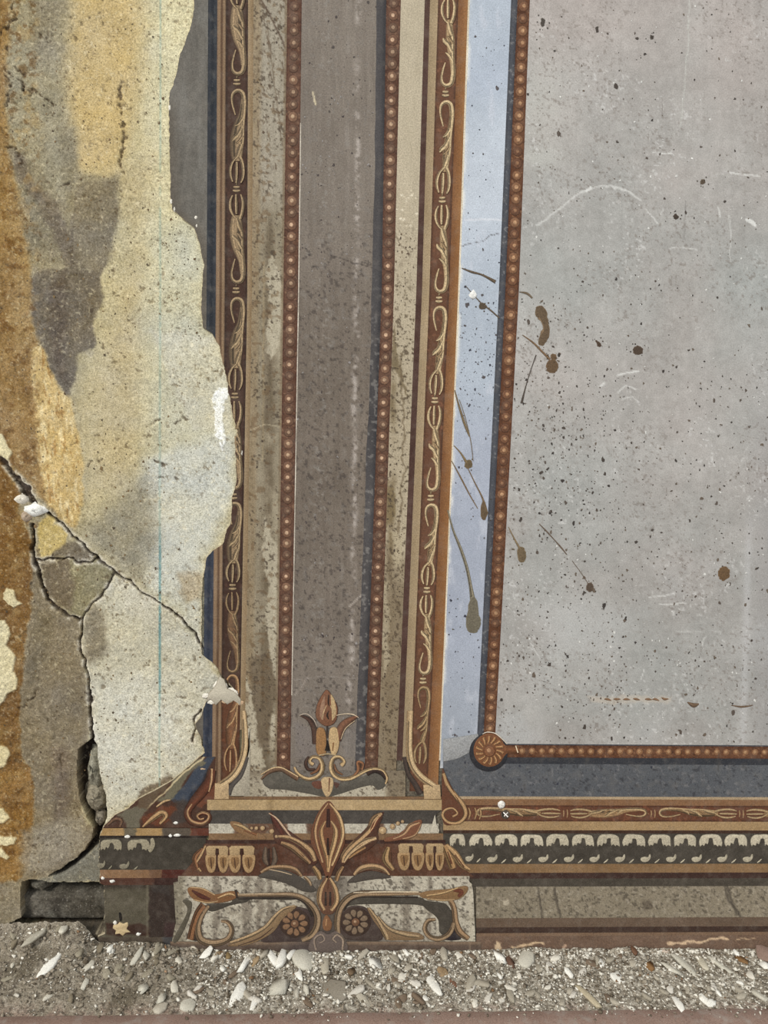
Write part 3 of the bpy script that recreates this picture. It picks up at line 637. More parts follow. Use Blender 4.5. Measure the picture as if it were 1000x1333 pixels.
unit(mp_(764, 884, True), 'scroll_ornament', pil, (150, 120, 84), (124, 90, 62), 1.0, True, True)
unit(mp_(868, 1012, False), 'scroll_ornament', pil, (176, 132, 88), (136, 88, 56), 1.0, True, True)
clasp(lambda dx, v: (303+dx, 764+v), 'clasp', pil, (140, 112, 80))
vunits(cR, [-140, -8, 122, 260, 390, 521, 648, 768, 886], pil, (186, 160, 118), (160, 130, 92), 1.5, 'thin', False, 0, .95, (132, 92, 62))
unit(lambda dx, v: (float(cR(np.array(886+114*v)))+dx*.85, 886+114*v), 'scroll_ornament', pil, (166, 134, 92), TN, 1.2)

# ---- foot of the pilaster: corner curves, finial
d_ = Dab(.0005)
d_.blob([(321, 948), (324, 975), (318, 1000), (304, 1020), (299, 1036), (325, 1036), (326, 948)], (168, 161, 144), smooth=False); d_.build('beige_corner', pil, M_paint)
d_ = Dab(.0010)
d_.stroke([(322, 985), (314, 1008), (302, 1022), (297, 1034)], [5, 6, 7, 8], (88, 82, 78))
d_.stroke([(317, 925), (319, 950), (318.5, 975), (313, 995), (303, 1010), (291, 1019), (284, 1022)], [6, 7.5, 8.5, 9, 9.5, 9, 7], LT, TN)
d_.blob([(280, 1019), (298, 1019), (298.5, 1040), (279, 1040)], LT, TN, smooth=False); d_.build('curved_moulding', pil)
d_ = Dab(.0010)
d_.stroke([(526, 985), (531, 1006), (540, 1020), (547, 1033)], [5, 6, 7, 8], (80, 66, 60))
d_.stroke([(534, 925), (533, 955), (533, 978), (537, 996), (547, 1010), (560, 1020), (567, 1024)], [8, 8, 8.5, 8.5, 9, 9, 7], LT, TN)
d_.blob([(551, 1021), (573, 1021), (574, 1040), (552, 1040)], LT, TN, smooth=False); d_.build('curved_moulding', pil)
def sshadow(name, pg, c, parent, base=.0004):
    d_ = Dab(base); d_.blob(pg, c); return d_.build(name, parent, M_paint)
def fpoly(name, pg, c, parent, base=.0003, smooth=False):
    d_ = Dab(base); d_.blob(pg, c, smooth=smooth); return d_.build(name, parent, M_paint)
def lower(X, Y, T):
    p = Paint(X, Y, (178, 171, 152)); p.mix(sstep(345, 338, p.wx), (150, 138, 116), .5); p.mix(sstep(498, 508, p.wx), (134, 118, 94), .9); p.mix(sstep(1016, 1008, p.wy), (132, 118, 98), .7)
    p.poly([(372, 1000), (480, 1000), (470, 1016), (430, 1034), (390, 1014)], (114, 108, 104), 4, .9); p.noise(16, 8, 421); p.specks(3, .28, (92, 78, 64), .7, 422); return p.c
yy_, xx_ = np.meshgrid(np.linspace(1003, 1036.6, 26), np.linspace(322, 528, 140), indexing='ij')
sheet('beige_field', xx_, yy_, .0005, lower(xx_, yy_, None), M_paint, pil)
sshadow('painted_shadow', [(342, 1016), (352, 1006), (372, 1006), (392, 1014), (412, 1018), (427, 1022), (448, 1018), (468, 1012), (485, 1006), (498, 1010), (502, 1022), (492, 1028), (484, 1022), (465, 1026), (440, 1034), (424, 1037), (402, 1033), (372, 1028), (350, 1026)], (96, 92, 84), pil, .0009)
d_ = Dab(.0012)
d_.blob([(422, 900), (413, 916), (411, 932), (418, 942), (427, 945), (437, 939), (440, 922), (434, 908), (427, 898)], (138, 88, 62), (72, 50, 40))
d_.blob([(430, 903), (437, 914), (438.5, 929), (432, 939), (431, 925)], (192, 160, 112))
d_.blob([(423, 904), (417, 917), (416, 931), (421, 938), (423.5, 922)], (164, 122, 96))
d_.stroke([(428, 904), (427.5, 914), (429, 919)], [2, 3, 1], (60, 44, 36)); d_.stroke([(428, 925), (426, 931), (428, 936)], [1, 3.4, 1.6], (56, 42, 34))
d_.stroke([(425, 918), (421, 928), (419, 936)], [1.2, 1.6, 1], LT); d_.stroke([(430, 918), (434, 928), (433, 936)], [1.2, 1.6, 1], LT)
d_.build('finial_bud', pil)
d_ = Dab(.0012)
d_.stroke([(411, 968), (409, 948), (402, 936), (391, 931)], [9, 8, 6, 2], (88, 62, 52), (60, 46, 42)); d_.stroke([(390, 931), (399, 929), (408, 936), (413, 946)], [1, 1.5, 1.6, 1], (176, 160, 146))
d_.stroke([(440, 964), (444, 948), (454, 938), (466, 932)], [8, 11, 9, 2], (134, 86, 62), (84, 62, 52)); d_.stroke([(438, 931), (450, 929), (460, 930), (467, 934)], [1, 1.4, 1.6, 1], (200, 180, 152)); d_.stroke([(444, 962), (450, 948), (462, 938)], [1, 1.4, 1], (190, 164, 130))
d_.blob([(413, 948), (411, 964), (413, 981), (424, 982), (425, 962), (422, 948)], OC, BR); d_.blob([(430, 948), (428, 964), (432, 982), (438, 981), (442, 966), (439, 948)], (196, 162, 112), TN)
d_.blob([(426, 962), (422, 977), (430, 977)], (46, 38, 34), smooth=False); d_.stroke([(426, 945), (426, 960)], 2.4, (76, 62, 56)); d_.stroke([(434, 966), (433, 977)], [3, 2], (150, 104, 62)); d_.stroke([(415, 983), (427, 981), (438, 983)], 2, (170, 148, 112))
d_.build('calyx', pil)
def scroll(name, parent, items, base=.0012):
    d_ = Dab(base); fat = 1.22 if parent.name.startswith('painted_pedestal') else 1.1
    for it in items:
        if len(it) == 2: d_.blob(it[0], it[1])
        elif len(it) == 3: d_.stroke(it[0], np.asarray(it[1])*fat, it[2], np.asarray(it[2])*.6)
        else: d_.stroke(it[0], np.asarray(it[1])*fat, it[2], np.asarray(it[3])*.8)
    return d_.build(name, parent)
scroll('scroll', pil, [([(402, 984), (398, 992), (401, 1001), (410, 1001)], [2, 4, 4, 3], (84, 58, 48)), ([(340, 1014), (352, 1004), (366, 1001), (376, 1006), (388, 1014)], [2, 5, 6, 7, 6], (118, 86, 64)), ([(340, 1008), (354, 1000), (366, 999), (378, 1005), (388, 1011)], [1.5, 2, 2.4, 2.4, 2], LT),
                       ([(383, 998), (388, 1007), (398, 1013), (408, 1013), (417, 1007), (420, 997), (416, 987), (407, 985), (403, 991), (408, 995)], [3, 4, 4.6, 5, 5.4, 5.4, 4.6, 4, 4, 5], (190, 156, 108), BR), ([(417, 993), (413, 1002), (404, 1007)], [2, 4, 2], (134, 86, 56))])
scroll('scroll', pil, [([(478, 1008), (488, 1002), (498, 1006), (503, 1014)], [5, 7, 7, 4], (70, 52, 46)), ([(460, 1012), (467, 1002), (466, 992), (472, 994), (471, 1002)], [4, 5, 4, 4, 3], (150, 96, 62)),
                       ([(502, 1020), (504, 1012), (499, 1003), (489, 1000), (478, 1002), (466, 1008), (455, 1013), (443, 1013), (434, 1007), (431, 997), (434, 987), (442, 985), (448, 991), (444, 996)], [2, 3, 3, 3.4, 4, 5, 5, 5, 5.4, 5.4, 4.6, 4, 4, 6], (192, 158, 110), BR), ([(435, 994), (438, 1003), (446, 1008)], [2, 3.4, 2], (134, 90, 60))])
scroll('drop_leaf', pil, [([(406, 1018), (416, 1016), (424, 1022), (416, 1027), (408, 1024)], (122, 74, 58)), ([(434, 1018), (442, 1020), (438, 1026)], (104, 70, 60)), ([(420, 1012), (418, 1022), (424, 1036), (430, 1034), (434, 1022), (432, 1012)], (196, 164, 118)), ([(429, 1012), (428, 1030)], [3, 1.5], (128, 84, 60))])

# ================================================================== RIGHT PANEL
pan = empty('grey_wall_painting', W(820, 985).tolist(), 'large speckled grey wall panel framed by red bead chain and blue margin', 'wall painting')
K16, K17, K18 = key(665.5, 649.5, 625), key(674, 658, 633.5), key(690, 675.5, 649)
def bluef(X, Y, T):
    p = Paint(X, Y, (168, 176, 186)); p.mix(np.exp(-((Y-230)/90)**2), (192, 198, 206), .8); p.mix(sstep(20, 120, Y)*sstep(150, 100, Y), (172, 180, 194), .5); p.mix(sstep(480, 600, Y), (158, 163, 176), .8); p.mix(sstep(800, 980, Y), (158, 164, 172), .8)
    p.noise(70, 8, 201); p.noise(18, 5, 202); p.mix(sstep(.25, .55, fbm(X*1.5, Y*.5, 20, 203)), (196, 198, 206), .4); p.mix(sstep(5, 0, X-K15(Y))*sstep(-.2, .4, fbm(X, Y, 30, 204)), (226, 222, 212), .8)
    p.line([(606, 286), (640, 285), (668, 288)], 2.2, (212, 212, 216), 2.5, .7); p.noise(4, 5, 205, 2)
    for pts in ([(598, 323), (625, 314), (650, 303)],): p.line(pts, .9, (60, 54, 54), 1, .8, 1)
    return p.c
band('light_blue_field', K15, K16, -150, 1000, bluef, M_panel, pan, step=1.6)
def navyR(X, Y, T): p = Paint(X, Y, (72, 76, 88)); p.mix(np.exp(-((T-.45)/.25)**2), (88, 94, 106), .6); p.mix(sstep(.8, 1, T), (54, 54, 62), .7); p.noise(30, 8, 206); p.specks(3, .42, (150, 152, 156), .5, 207); return p.c
band('navy_line', K16, K17, -150, 966, navyR, M_paint, pan, step=1.4)
band('bead_ground', K17, K18, -150, 970, lambda X, Y, T: beadbg(X, Y, T)+np.array([6, -2, -10]), M_paint, pan, step=1.4)
Xp = lambda y: np.asarray(y)*0+1250.0
def greyf(X, Y, T):
    p = Paint(X, Y, (161, 158, 153)); p.mix(sstep(330, 60, Y), (164, 156, 150), .8); p.noise(160, 9, 211); p.noise(60, 9, 212); p.noise(14, 7, 213); p.noise(5, 7, 214, 2)
    p.noise(7, 4, 215, 3, 1, 16); p.mix(np.exp(-((X-700)/36)**2-((Y-140)/60)**2), (184, 180, 172), .6); p.mix(np.exp(-((X-700)/30)**2-((Y-205)/14)**2), (184, 182, 174), .6)
    p.mix(sstep(.05, .5, fbm(X, Y, 110, 216))*sstep(650, 850, Y), (174, 174, 172), .6); p.mix(sstep(960, 1000, X)*sstep(300, 700, Y), (150, 146, 144), .5)
    p.mix(np.exp(-((X-975+.03*(Y-700))/5)**2)*sstep(640, 720, Y), (182, 180, 178), .6); p.c += (fbm(X, Y, 130, 217))[..., None]*np.array([4, -1, -2])
    p.specks(3, .36, (110, 100, 92), .45, 218, sstep(-.3, .3, fbm(X, Y, 70, 219))); p.specks(3.5, .44, (206, 204, 200), .55, 220, sstep(-.1, .4, fbm(X, Y, 60, 221)+.25*sstep(700, 850, Y)))
    def sc(pts, w_=1.1, a=.7, c=(216, 215, 210)): p.line(pts, w_, c, 1.3, a, .5)
    sc([(898, -30), (896, 60), (888, 140), (885, 165)], 1.6, .55, (190, 190, 182)); sc([(700, 292), (722, 276), (742, 262), (762, 248), (775, 243), (795, 242), (815, 248), (835, 262)], 2.4, .55); sc([(840, 272), (857, 292)], 1.4, .6); sc([(860, 280), (864, 272)], 1.2, .6)
    sc([(762, 249), (768, 243)], 3, .9); sc([(850, 198), (878, 200)], 1.4, .8); sc([(950, 224), (986, 229)], 1.8, .75); sc([(872, 323), (908, 325)], 1.3, .7); sc([(951, 340), (950, 280)], 1.4, .4); sc([(936, 270), (938, 282)], 2, .6)
    sc([(805, 489), (820, 485), (832, 483)], 2, .85); sc([(805, 512), (815, 503), (828, 506)], 1.5, .7); sc([(810, 520), (822, 515), (832, 522)], 1.2, .6); sc([(782, 504), (788, 500)], 2.4, .7)
    sc([(845, 777), (876, 774)], 1.5, .7); sc([(860, 787), (892, 786)], 2.2, .6); sc([(690, 838), (702, 858)], 1.2, .6); sc([(835, 884), (838, 870)], 1.2, .7); sc([(915, 840), (920, 830)], 1.6, .6); sc([(880, 822), (940, 822)], 1.0, .4); sc([(974, 286), (982, 292)], 6, .8)
    p.poly([(690, 790), (760, 780), (820, 800), (800, 860), (720, 850)], (184, 183, 180), 40, .5); p.poly([(765, 908), (800, 905), (875, 908), (870, 915), (770, 915)], (188, 176, 160), 5, .6)
    p.line([(892, 262), (891, 312)], 1.4, (120, 116, 112), 1.4, .7, .3); p.line([(862, 126), (862, 150)], 1.0, (110, 104, 98), 1.4, .6, .3)
    p.line([(653, 968.5), (1250, 973)], 1.4, (214, 208, 198), 1.2, .5, 0); return p.c
band('grey_field', K18, Xp, -150, 971, greyf, M_panel, pan, step=1.55)
# lower margin and horizontal chain
def row(name, y0, y1, paint, mat, parent, x0=578, x1=1250, h=0.0, step=1.8, clip=False, **props):
    yy = np.linspace(y0, y1, max(3, int((y1-y0)/1.5)+2)); nx = int((x1-x0)/step)+2
    xx = np.linspace(x0, x1, nx); X, B = np.meshgrid(xx, yy); Y = B+SL(B)*(X-640)
    T = (B-y0)/(y1-y0)
    if clip:
        l = rag(Y[:, 0]); l = np.maximum(l, x0); t = np.linspace(0, 1, nx)[None]; X = l[:, None]*(1-t)+x1*t; Y = B+SL(B)*(X-640)
    return sheet(name, X, Y, h, paint(X, Y, T), mat, parent, None, **props)
def blueb(X, Y, T): p = Paint(X, Y, (92, 98, 108)); p.noise(80, 6, 231); p.noise(16, 4, 232); p.mix(sstep(.0, .18, .18-T), (62, 66, 78), .6); p.specks(4, .42, (58, 60, 68), .6, 233); p.specks(3.4, .47, (128, 130, 138), .5, 234); p.line([(612, 1030), (640, 1008), (672, 985)], 1.0, (112, 116, 126), 1.4, .7, .3); return p.c
row('blue_margin', 968, 1037, blueb, M_paint, pan, x0=577, h=.0004)
row('painted_shadow', 985, 994, solid((58, 62, 72), 6, 30, 235), M_paint, pan, x0=640, h=.0006)
row('bead_ground', 969.5, 985.5, lambda X, Y, T: beadbg(X, Y, T)+np.array([8, 0, -8]), M_paint, pan, x0=646, h=.0008)
fpoly('light_blue_field', [(577, 962), (622, 955), (626, 966), (617, 972), (610, 980), (599, 986), (590, 989), (577, 991)], (150, 156, 164), pan, .0007)
cP = lambda y: (K17(y)+K18(y))/2
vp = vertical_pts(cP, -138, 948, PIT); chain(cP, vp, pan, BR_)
hx = np.linspace(float(W(664, 978)[0]), float(W(1060, 980)[0]), 34)
xx = np.linspace(640, 1250, 700); wx = W(xx, 977.5+SL(977)*(xx-640))[:, 0]
def hpts(px0, px1, pitch, yy):
    a, b = [float(np.interp(v, xx, W(xx, yy+SL(yy)*(xx-640))[:, 0])) for v in (px0, px1)]
    n = int(round((b-a)/pitch)); wv = W(xx, yy+SL(yy)*(xx-640))[:, 0]
    return [(float(q), float(yy+SL(yy)*(q-640))) for q in np.interp(np.linspace(a, b, n+1), wv, xx)]
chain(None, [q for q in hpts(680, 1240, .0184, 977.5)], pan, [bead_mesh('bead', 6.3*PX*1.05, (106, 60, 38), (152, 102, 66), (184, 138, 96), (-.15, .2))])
d_ = Dab(.0012)   # corner rosette
d_.blob([(636+25*math.cos(a), 979+25*math.sin(a)) for a in np.arange(12)/12*2*np.pi], (52, 54, 62), smooth=True)
d_.blob([(637+21.5*math.cos(a)+(5 if abs(a) < .3 else 0), 976+22.5*math.sin(a)) for a in np.arange(16)/16*2*np.pi], (140, 84, 50), (80, 48, 36))
d_.stroke([(656, 976), (664, 976), (676, 976)], [14, 10, 8], (132, 80, 48)); d_.build('rosette', pan)
rs = [o_ for o_ in pan.children if o_.name.startswith('rosette')][0]
for k_ in range(14):
    a = k_/14*2*math.pi; d_ = Dab(.0019); x0_, y0_ = 637+9*math.cos(a), 976+9*math.sin(a); x1_, y1_ = 637+18*math.cos(a+.22), 976+18.5*math.sin(a+.22)
    d_.stroke([(x0_, y0_), ((x0_+x1_)/2+1, (y0_+y1_)/2), (x1_, y1_)], [2.2, 4.2, 4.6], (178, 126, 78), (118, 72, 46), n=3); d_.build('petal', rs)
d_ = Dab(.0024); d_.dot(637, 977, 7.4, (150, 92, 56), (92, 54, 38), 14); d_.dot(636, 976, 3.6, (188, 136, 96)); d_.build('rosette_centre', rs)
d_ = Dab(.0022); d_.stroke([(628, 955), (634, 952.5), (644, 954), (652, 960), (660, 968)], [.8, 1.2, 1.2, 1.2, .8], (214, 202, 184)); d_.stroke([(671, 970), (674, 979)], 1.6, (226, 206, 176)); d_.build('scratch', pan, M_panel)

# stains and drips
SC = (108, 94, 76)
def drip(parent, strokes=(), blobs=(), c=SC, base=.0005, lab=None):
    d_ = Dab(base)
    for pts, wd in strokes: d_.stroke(pts, wd, c, np.asarray(c)*.85, rise=.00025)
    rj = np.random.RandomState(int(sum(q_[0] for pg in blobs for q_ in pg)) % 9999)
    for pg in blobs:
        q_ = catmull(pg, 4, True); q_ = q_+rj.randn(len(q_), 2)*.42; cn = q_.mean(0)
        d_.blob(q_, np.asarray(c)*.84, np.asarray(c)*1.02, 1, False, rise=.0002)
        d_.blob(cn+(q_-cn)*.62+rj.randn(len(q_), 2)*.25, np.asarray(c)*1.1, np.asarray(c)*1.0, 1, False, rise=.00015)
        for _ in range(5):
            a_ = rj.uniform(0, 6.28); r_q = np.abs(q_-cn).max()+rj.uniform(1, 5); d_.dot(cn[0]+r_q*math.cos(a_), cn[1]+r_q*math.sin(a_), rj.uniform(.5, 1.1), np.asarray(c)*.8, n=6)
    o_ = d_.build('drip_stain', parent, M_stain)
    if lab: o_['label'] = lab
drip(pan, [([(583, 664), (590, 690), (600, 715), (608, 740), (613, 765), (616, 785)], [1.6, 2.6, 3.8, 4, 4.6, 8])], [[(612, 780), (620, 779), (624, 800), (626, 812), (621, 822), (612, 824), (607, 816), (608, 800)]], (124, 116, 98), lab='long brown run ending in a drop')
drip(pan, [([(592, 508), (598, 530), (605, 552), (611, 568)], [1.4, 2.6, 3.4, 1.5]), ([(598, 520), (606, 545), (613, 575), (616, 600)], [.8, 1, 1, .8])], (), (112, 96, 72))
drip(pan, [([(591, 580), (600, 590), (608, 603)], [1.2, 2, 4])], [[(607, 600), (613, 599), (615, 606), (610, 610), (605, 607)]], (116, 98, 70))
drip(pan, [([(588, 600), (600, 622), (612, 645), (622, 662)], [1, 2, 1.6, 1]), ([(607, 605), (618, 628), (628, 648), (632, 664)], [1, 1.6, 2.2, 4])], [[(627, 655), (632, 654), (635, 668), (631, 677), (626, 672)]], (112, 92, 68))
drip(pan, [([(601, 349), (614, 354), (628, 358), (645, 367)], [1, 3, 2.4, 4.6])], (), (92, 78, 62))
drip(pan, [([(606, 372), (625, 393), (640, 405), (650, 414)], [.8, 1.4, 2, 1.6])], [[(624, 396), (630, 394), (634, 399), (630, 403), (624, 401)]], (92, 78, 62))
drip(pan, (), [[(698, 400), (706, 398), (712, 406), (714, 420), (716, 430), (713, 442), (706, 450), (701, 447), (703, 438), (708, 428), (703, 416), (697, 410)]], (112, 92, 70), lab='curved brown splash')
drip(pan, [([(680, 436), (694, 446), (706, 458), (716, 468)], [1, 2.2, 2.6, 3])], [[(713, 471), (722, 468), (727, 477), (722, 485), (714, 484), (711, 478)], [(717, 462), (723, 461), (724, 468), (718, 469)]], (112, 88, 64))
drip(pan, [([(698, 462), (690, 485), (684, 505), (679, 525)], [1.4, 1, 1.4, 3])], (), (72, 62, 54))
drip(pan, [([(676, 380), (686, 382), (693, 388)], [1, 3, 2])], (), (104, 90, 72))
drip(pan, [([(662, 686), (670, 702), (678, 716)], [1, 2, 3])], [[(674, 714), (681, 712), (685, 722), (681, 732), (675, 729)]], (122, 104, 78))
drip(pan, [([(702, 682), (712, 692), (722, 703), (730, 712), (738, 722)], [1, 1.8, 1.2, 2, 1]), ([(745, 730), (756, 745), (766, 760)], [.8, .8, .8])], [[(764, 760), (770, 758), (773, 765), (769, 771), (763, 768)]], (98, 82, 68))
drip(pan, (), [[(936, 742), (943, 737), (950, 742), (949, 751), (941, 756), (935, 750)]], (116, 90, 62)); drip(pan, (), [[(825, 453), (831, 450), (837, 454), (835, 461), (828, 462), (824, 458)]], (86, 70, 56)); drip(pan, (), [[(775, 443), (780, 445), (783, 450), (778, 451)]], (84, 66, 52))
drip(pan, (), [[(877, 280), (881, 279), (883, 283), (880, 286), (877, 284)]], (78, 66, 56)); drip(pan, (), [[(912, 235), (916, 233), (918, 237), (915, 240), (912, 239)]], (96, 82, 66)); drip(pan, (), [[(704, 25), (709, 26), (709, 33), (705, 34)]], (84, 76, 68)); drip(pan, (), [[(847, 46), (851, 47), (850, 51), (847, 51)]], (78, 70, 62))
for q in range(7):
    x_ = 785+q*13+rb.uniform(-3, 3); drip(pan, [([(x_, 908+rb.uniform(-2, 3)), (x_+4, 910), (x_+9, 911+rb.uniform(-2, 2))], [1, 3, 1])], (), (122, 94, 70))
drip(pan, [([(895, 914), (903, 918), (910, 916)], [1.5, 6, 1.5])], (), (104, 84, 66)); drip(pan, [([(952, 918), (966, 920), (980, 918)], [1, 2.4, 1])], (), (104, 84, 66))
# spatter: thousands of dry specks, too small to tell apart
def spatter(name, parent, n, region, dens, cols, rmin=.5, rmax=1.9, seed=0, base=.00035):
    rg = np.random.RandomState(seed); got = 0; V_ = []; F_ = []; C_ = []; k_ = 0
    x0, x1, y0, y1 = region
    px = rg.uniform(x0, x1, n*6); py = rg.uniform(y0, y1, n*6); ok = rg.rand(n*6) < dens(px, py); px = px[ok][:n]; py = py[ok][:n]; n = len(px)
    r = np.clip(np.exp(rg.randn(n)*.45)*rmin*1.35, rmin, rmax*1.3); m_ = 7
    a = np.arange(m_)/m_*2*np.pi
    jit = 1+.35*rg.randn(n, m_); jit = np.clip(jit, .4, 1.6)
    asp = rg.uniform(.8, 1.5, n)
    Xs = px[:, None]+r[:, None]*np.cos(a)*jit; Ys = py[:, None]+r[:, None]*np.sin(a)*jit*asp[:, None]
    cen = W(px, py, base+.0002)[:, None]; rim = W(Xs, Ys, base)
    V_ = np.concatenate([cen, rim], 1).reshape(-1, 3)
    b = np.arange(n)[:, None]*(m_+1); j = np.arange(m_)
    tri = np.stack([b+0*j, b+1+j, b+1+(j+1) % m_], -1).reshape(-1, 3)
    cs = np.asarray(cols, float)[rg.randint(len(cols), size=n)]
    C_ = np.repeat(cs[:, None], m_+1, 1).reshape(-1, 3)
    return put(name, V_, tri, C_, M_stain, parent, True, kind='stuff')
DKC = [(86, 76, 68), (70, 62, 56), (100, 88, 76), (60, 54, 50)]
def dens_g(x, y):
    k_ = fbm(x, y, 60, 241)
    d = .10+.9*np.exp(-((x-715)/75)**2-((y-560)/150)**2)+.5*np.exp(-((x-735)/90)**2-((y-830)/110)**2)+.22*sstep(430, 520, y)
    return d*(.6+.5*k_)*(x > K18(y)+2)
spatter('spatter', pan, 1500, (650, 1010, 0, 966), dens_g, DKC, .55, 1.9, 1)
spatter('spatter', pan, 260, (650, 1010, 0, 966), lambda x, y: (x > K18(y)+2)*(.3+.5*(y > 700)), [(206, 204, 198)], .5, 1.1, 2)
def dens_b(x, y): return ((x > K15(y)+2) & (x < K16(y)-1))*(.15+.85*np.exp(-((y-460)/75)**2)+.3*np.exp(-((y-860)/70)**2))
spatter('spatter', pan, 240, (580, 668, 0, 985), dens_b, [(60, 60, 70), (84, 78, 78)], .5, 1.8, 3)
spatter('spatter', pan, 90, (585, 1010, 990, 1035), lambda x, y: .4+.6*fbm(x, y, 40, 243), [(56, 58, 66)], .6, 1.6, 4)
spatter('spatter', pil, 620, (330, 556, 0, 1036), lambda x, y: np.where((x > K9(y)+1) & (x < K10(y)-1) & (y > 300), .8, 0)+np.where((x > K5(y)+3) & (x < K6(y)-2), .55, 0)*(.5+fbm(x, y, 30, 244)), [(88, 72, 58), (104, 88, 68), (70, 58, 48)], .45, 1.5, 5)
spatter('spatter', pil, 420, (380, 500, 0, 1000), lambda x, y: np.where((x > K7(y)+2) & (x < K8(y)-12), 1, 0)*(.35+.8*np.maximum(fbm(x, y, 50, 245), 0)), [(70, 62, 60), (78, 70, 66), (140, 134, 130)], .45, 1.2, 6)
spatter('spatter', wall, 1400, (-20, 262, -20, 1140), lambda x, y: (x < rag(y)-3)*(.25+.9*np.maximum(fbm(x, y, 60, 246), 0)), [(96, 78, 54), (78, 66, 50), (120, 98, 66)], .45, 1.5, 7, -.0036)
lump('filler_dab', 616, 384, 5, 5.5, .002, (226, 224, 218), pan, 0, 61)

# ================================================================== RIGHT FRIEZE AND SKIRTING
fr = empty('painted_frieze', W(800, 1240).tolist(), 'long painted skirting with leaf scrolls, white arches and brown lines right of the pedestal', 'wall painting')
FX = 577
row('moulding_line', 1036.5, 1040, solid((176, 150, 116), 10, 30, 301), M_paint, fr, x0=FX, h=.0006)
row('moulding_line', 1040, 1048, solid((146, 102, 68), 9, 30, 302, None, 3), M_paint, fr, x0=FX, h=.0006)
row('scroll_band', 1048, 1069, lambda X, Y, T: ornbg((118, 68, 46), 303)(X, Y, T), M_paint, fr, x0=FX, h=.0006)
row('moulding_line', 1069, 1080.5, solid((172, 138, 94), 9, 40, 305, None, 3), M_paint, fr, x0=FX, h=.0006)
row('dark_line', 1080.5, 1084.5, solid((78, 50, 36), 7, 20, 306), M_paint, fr, x0=FX, h=.0006)
row('arch_band', 1084.5, 1124.5, solid((78, 72, 64), 10, 16, 307), M_paint, fr, x0=FX, h=.0006)
row('moulding_line', 1124.5, 1136, solid((146, 110, 72), 9, 40, 308, None, 3), M_paint, fr, x0=FX, h=.0006)
row('dark_line', 1136, 1143.5, solid((76, 50, 44), 8, 30, 309), M_paint, fr, x0=FX, h=.0006)
row('dark_line', 1143.5, 1154, solid((82, 75, 66), 8, 20, 310), M_paint, fr, x0=615, h=.0006)
def skirt(X, Y, T):
    p = Paint(X, Y, (142, 132, 113)); p.noise(50, 6, 311); p.noise(4, 9, 312, 3); p.specks(3, .28, (84, 76, 66), .6, 313); p.specks(3, .36, (168, 160, 144), .6, 314)
    for pts in ([(700, 1156), (706, 1196)], [(722, 1156), (730, 1196)], [(945, 1152), (960, 1192)], [(942, 1152), (948, 1170), (966, 1194)]): p.line(pts, 2.6, (84, 76, 68), 2, .7, .6)
    p.poly([(652, 1172), (662, 1170), (664, 1178), (654, 1178)], (190, 180, 160), 2, .8); p.poly([(835, 1172), (846, 1170), (850, 1182), (838, 1184)], (86, 74, 64), 5, .5); return p.c
row('speckled_field', 1154, 1195, skirt, M_paint, fr, x0=620, h=.0006, step=1.5)
row('moulding_line', 1195, 1207, solid((114, 92, 76), 9, 22, 315), M_paint, fr, x0=620, h=.0006)
row('dark_line', 1207, 1214.5, solid((76, 54, 46), 8, 26, 316), M_paint, fr, x0=620, h=.0006)
row('moulding_line', 1214.5, 1218.5, solid((134, 104, 82), 8, 30, 317), M_paint, fr, x0=620, h=.0006)
def base_(X, Y, T):
    p = Paint(X, Y, (124, 96, 80)); p.noise(40, 8, 318); p.noise(6, 6, 319, 2, 3, 1); p.mix(sstep(.45, 1, T), (108, 92, 80), .7); p.specks(3, .40, (150, 120, 100), .5, 320)
    p.line([(668, 1232), (690, 1228), (706, 1227)], 3, (216, 182, 142), 1.5, .95, .8); p.line([(871, 1227), (900, 1226), (925, 1224), (947, 1222)], 2.8, (216, 182, 146), 1.5, .95, .8); p.line([(957, 1222), (985, 1220)], 1.6, (206, 172, 136), 1.5, .8, .8)
    p.poly([(645, 1232), (648, 1224), (654, 1226), (653, 1238), (646, 1238)], (214, 184, 146), 1.5, .95); p.poly([(731, 1232), (736, 1230), (735, 1236), (731, 1236)], (206, 166, 140), 1.5, .9); return p.c
row('skirting_base', 1218.5, 1262, base_, M_paint, fr, x0=620, h=.0006)
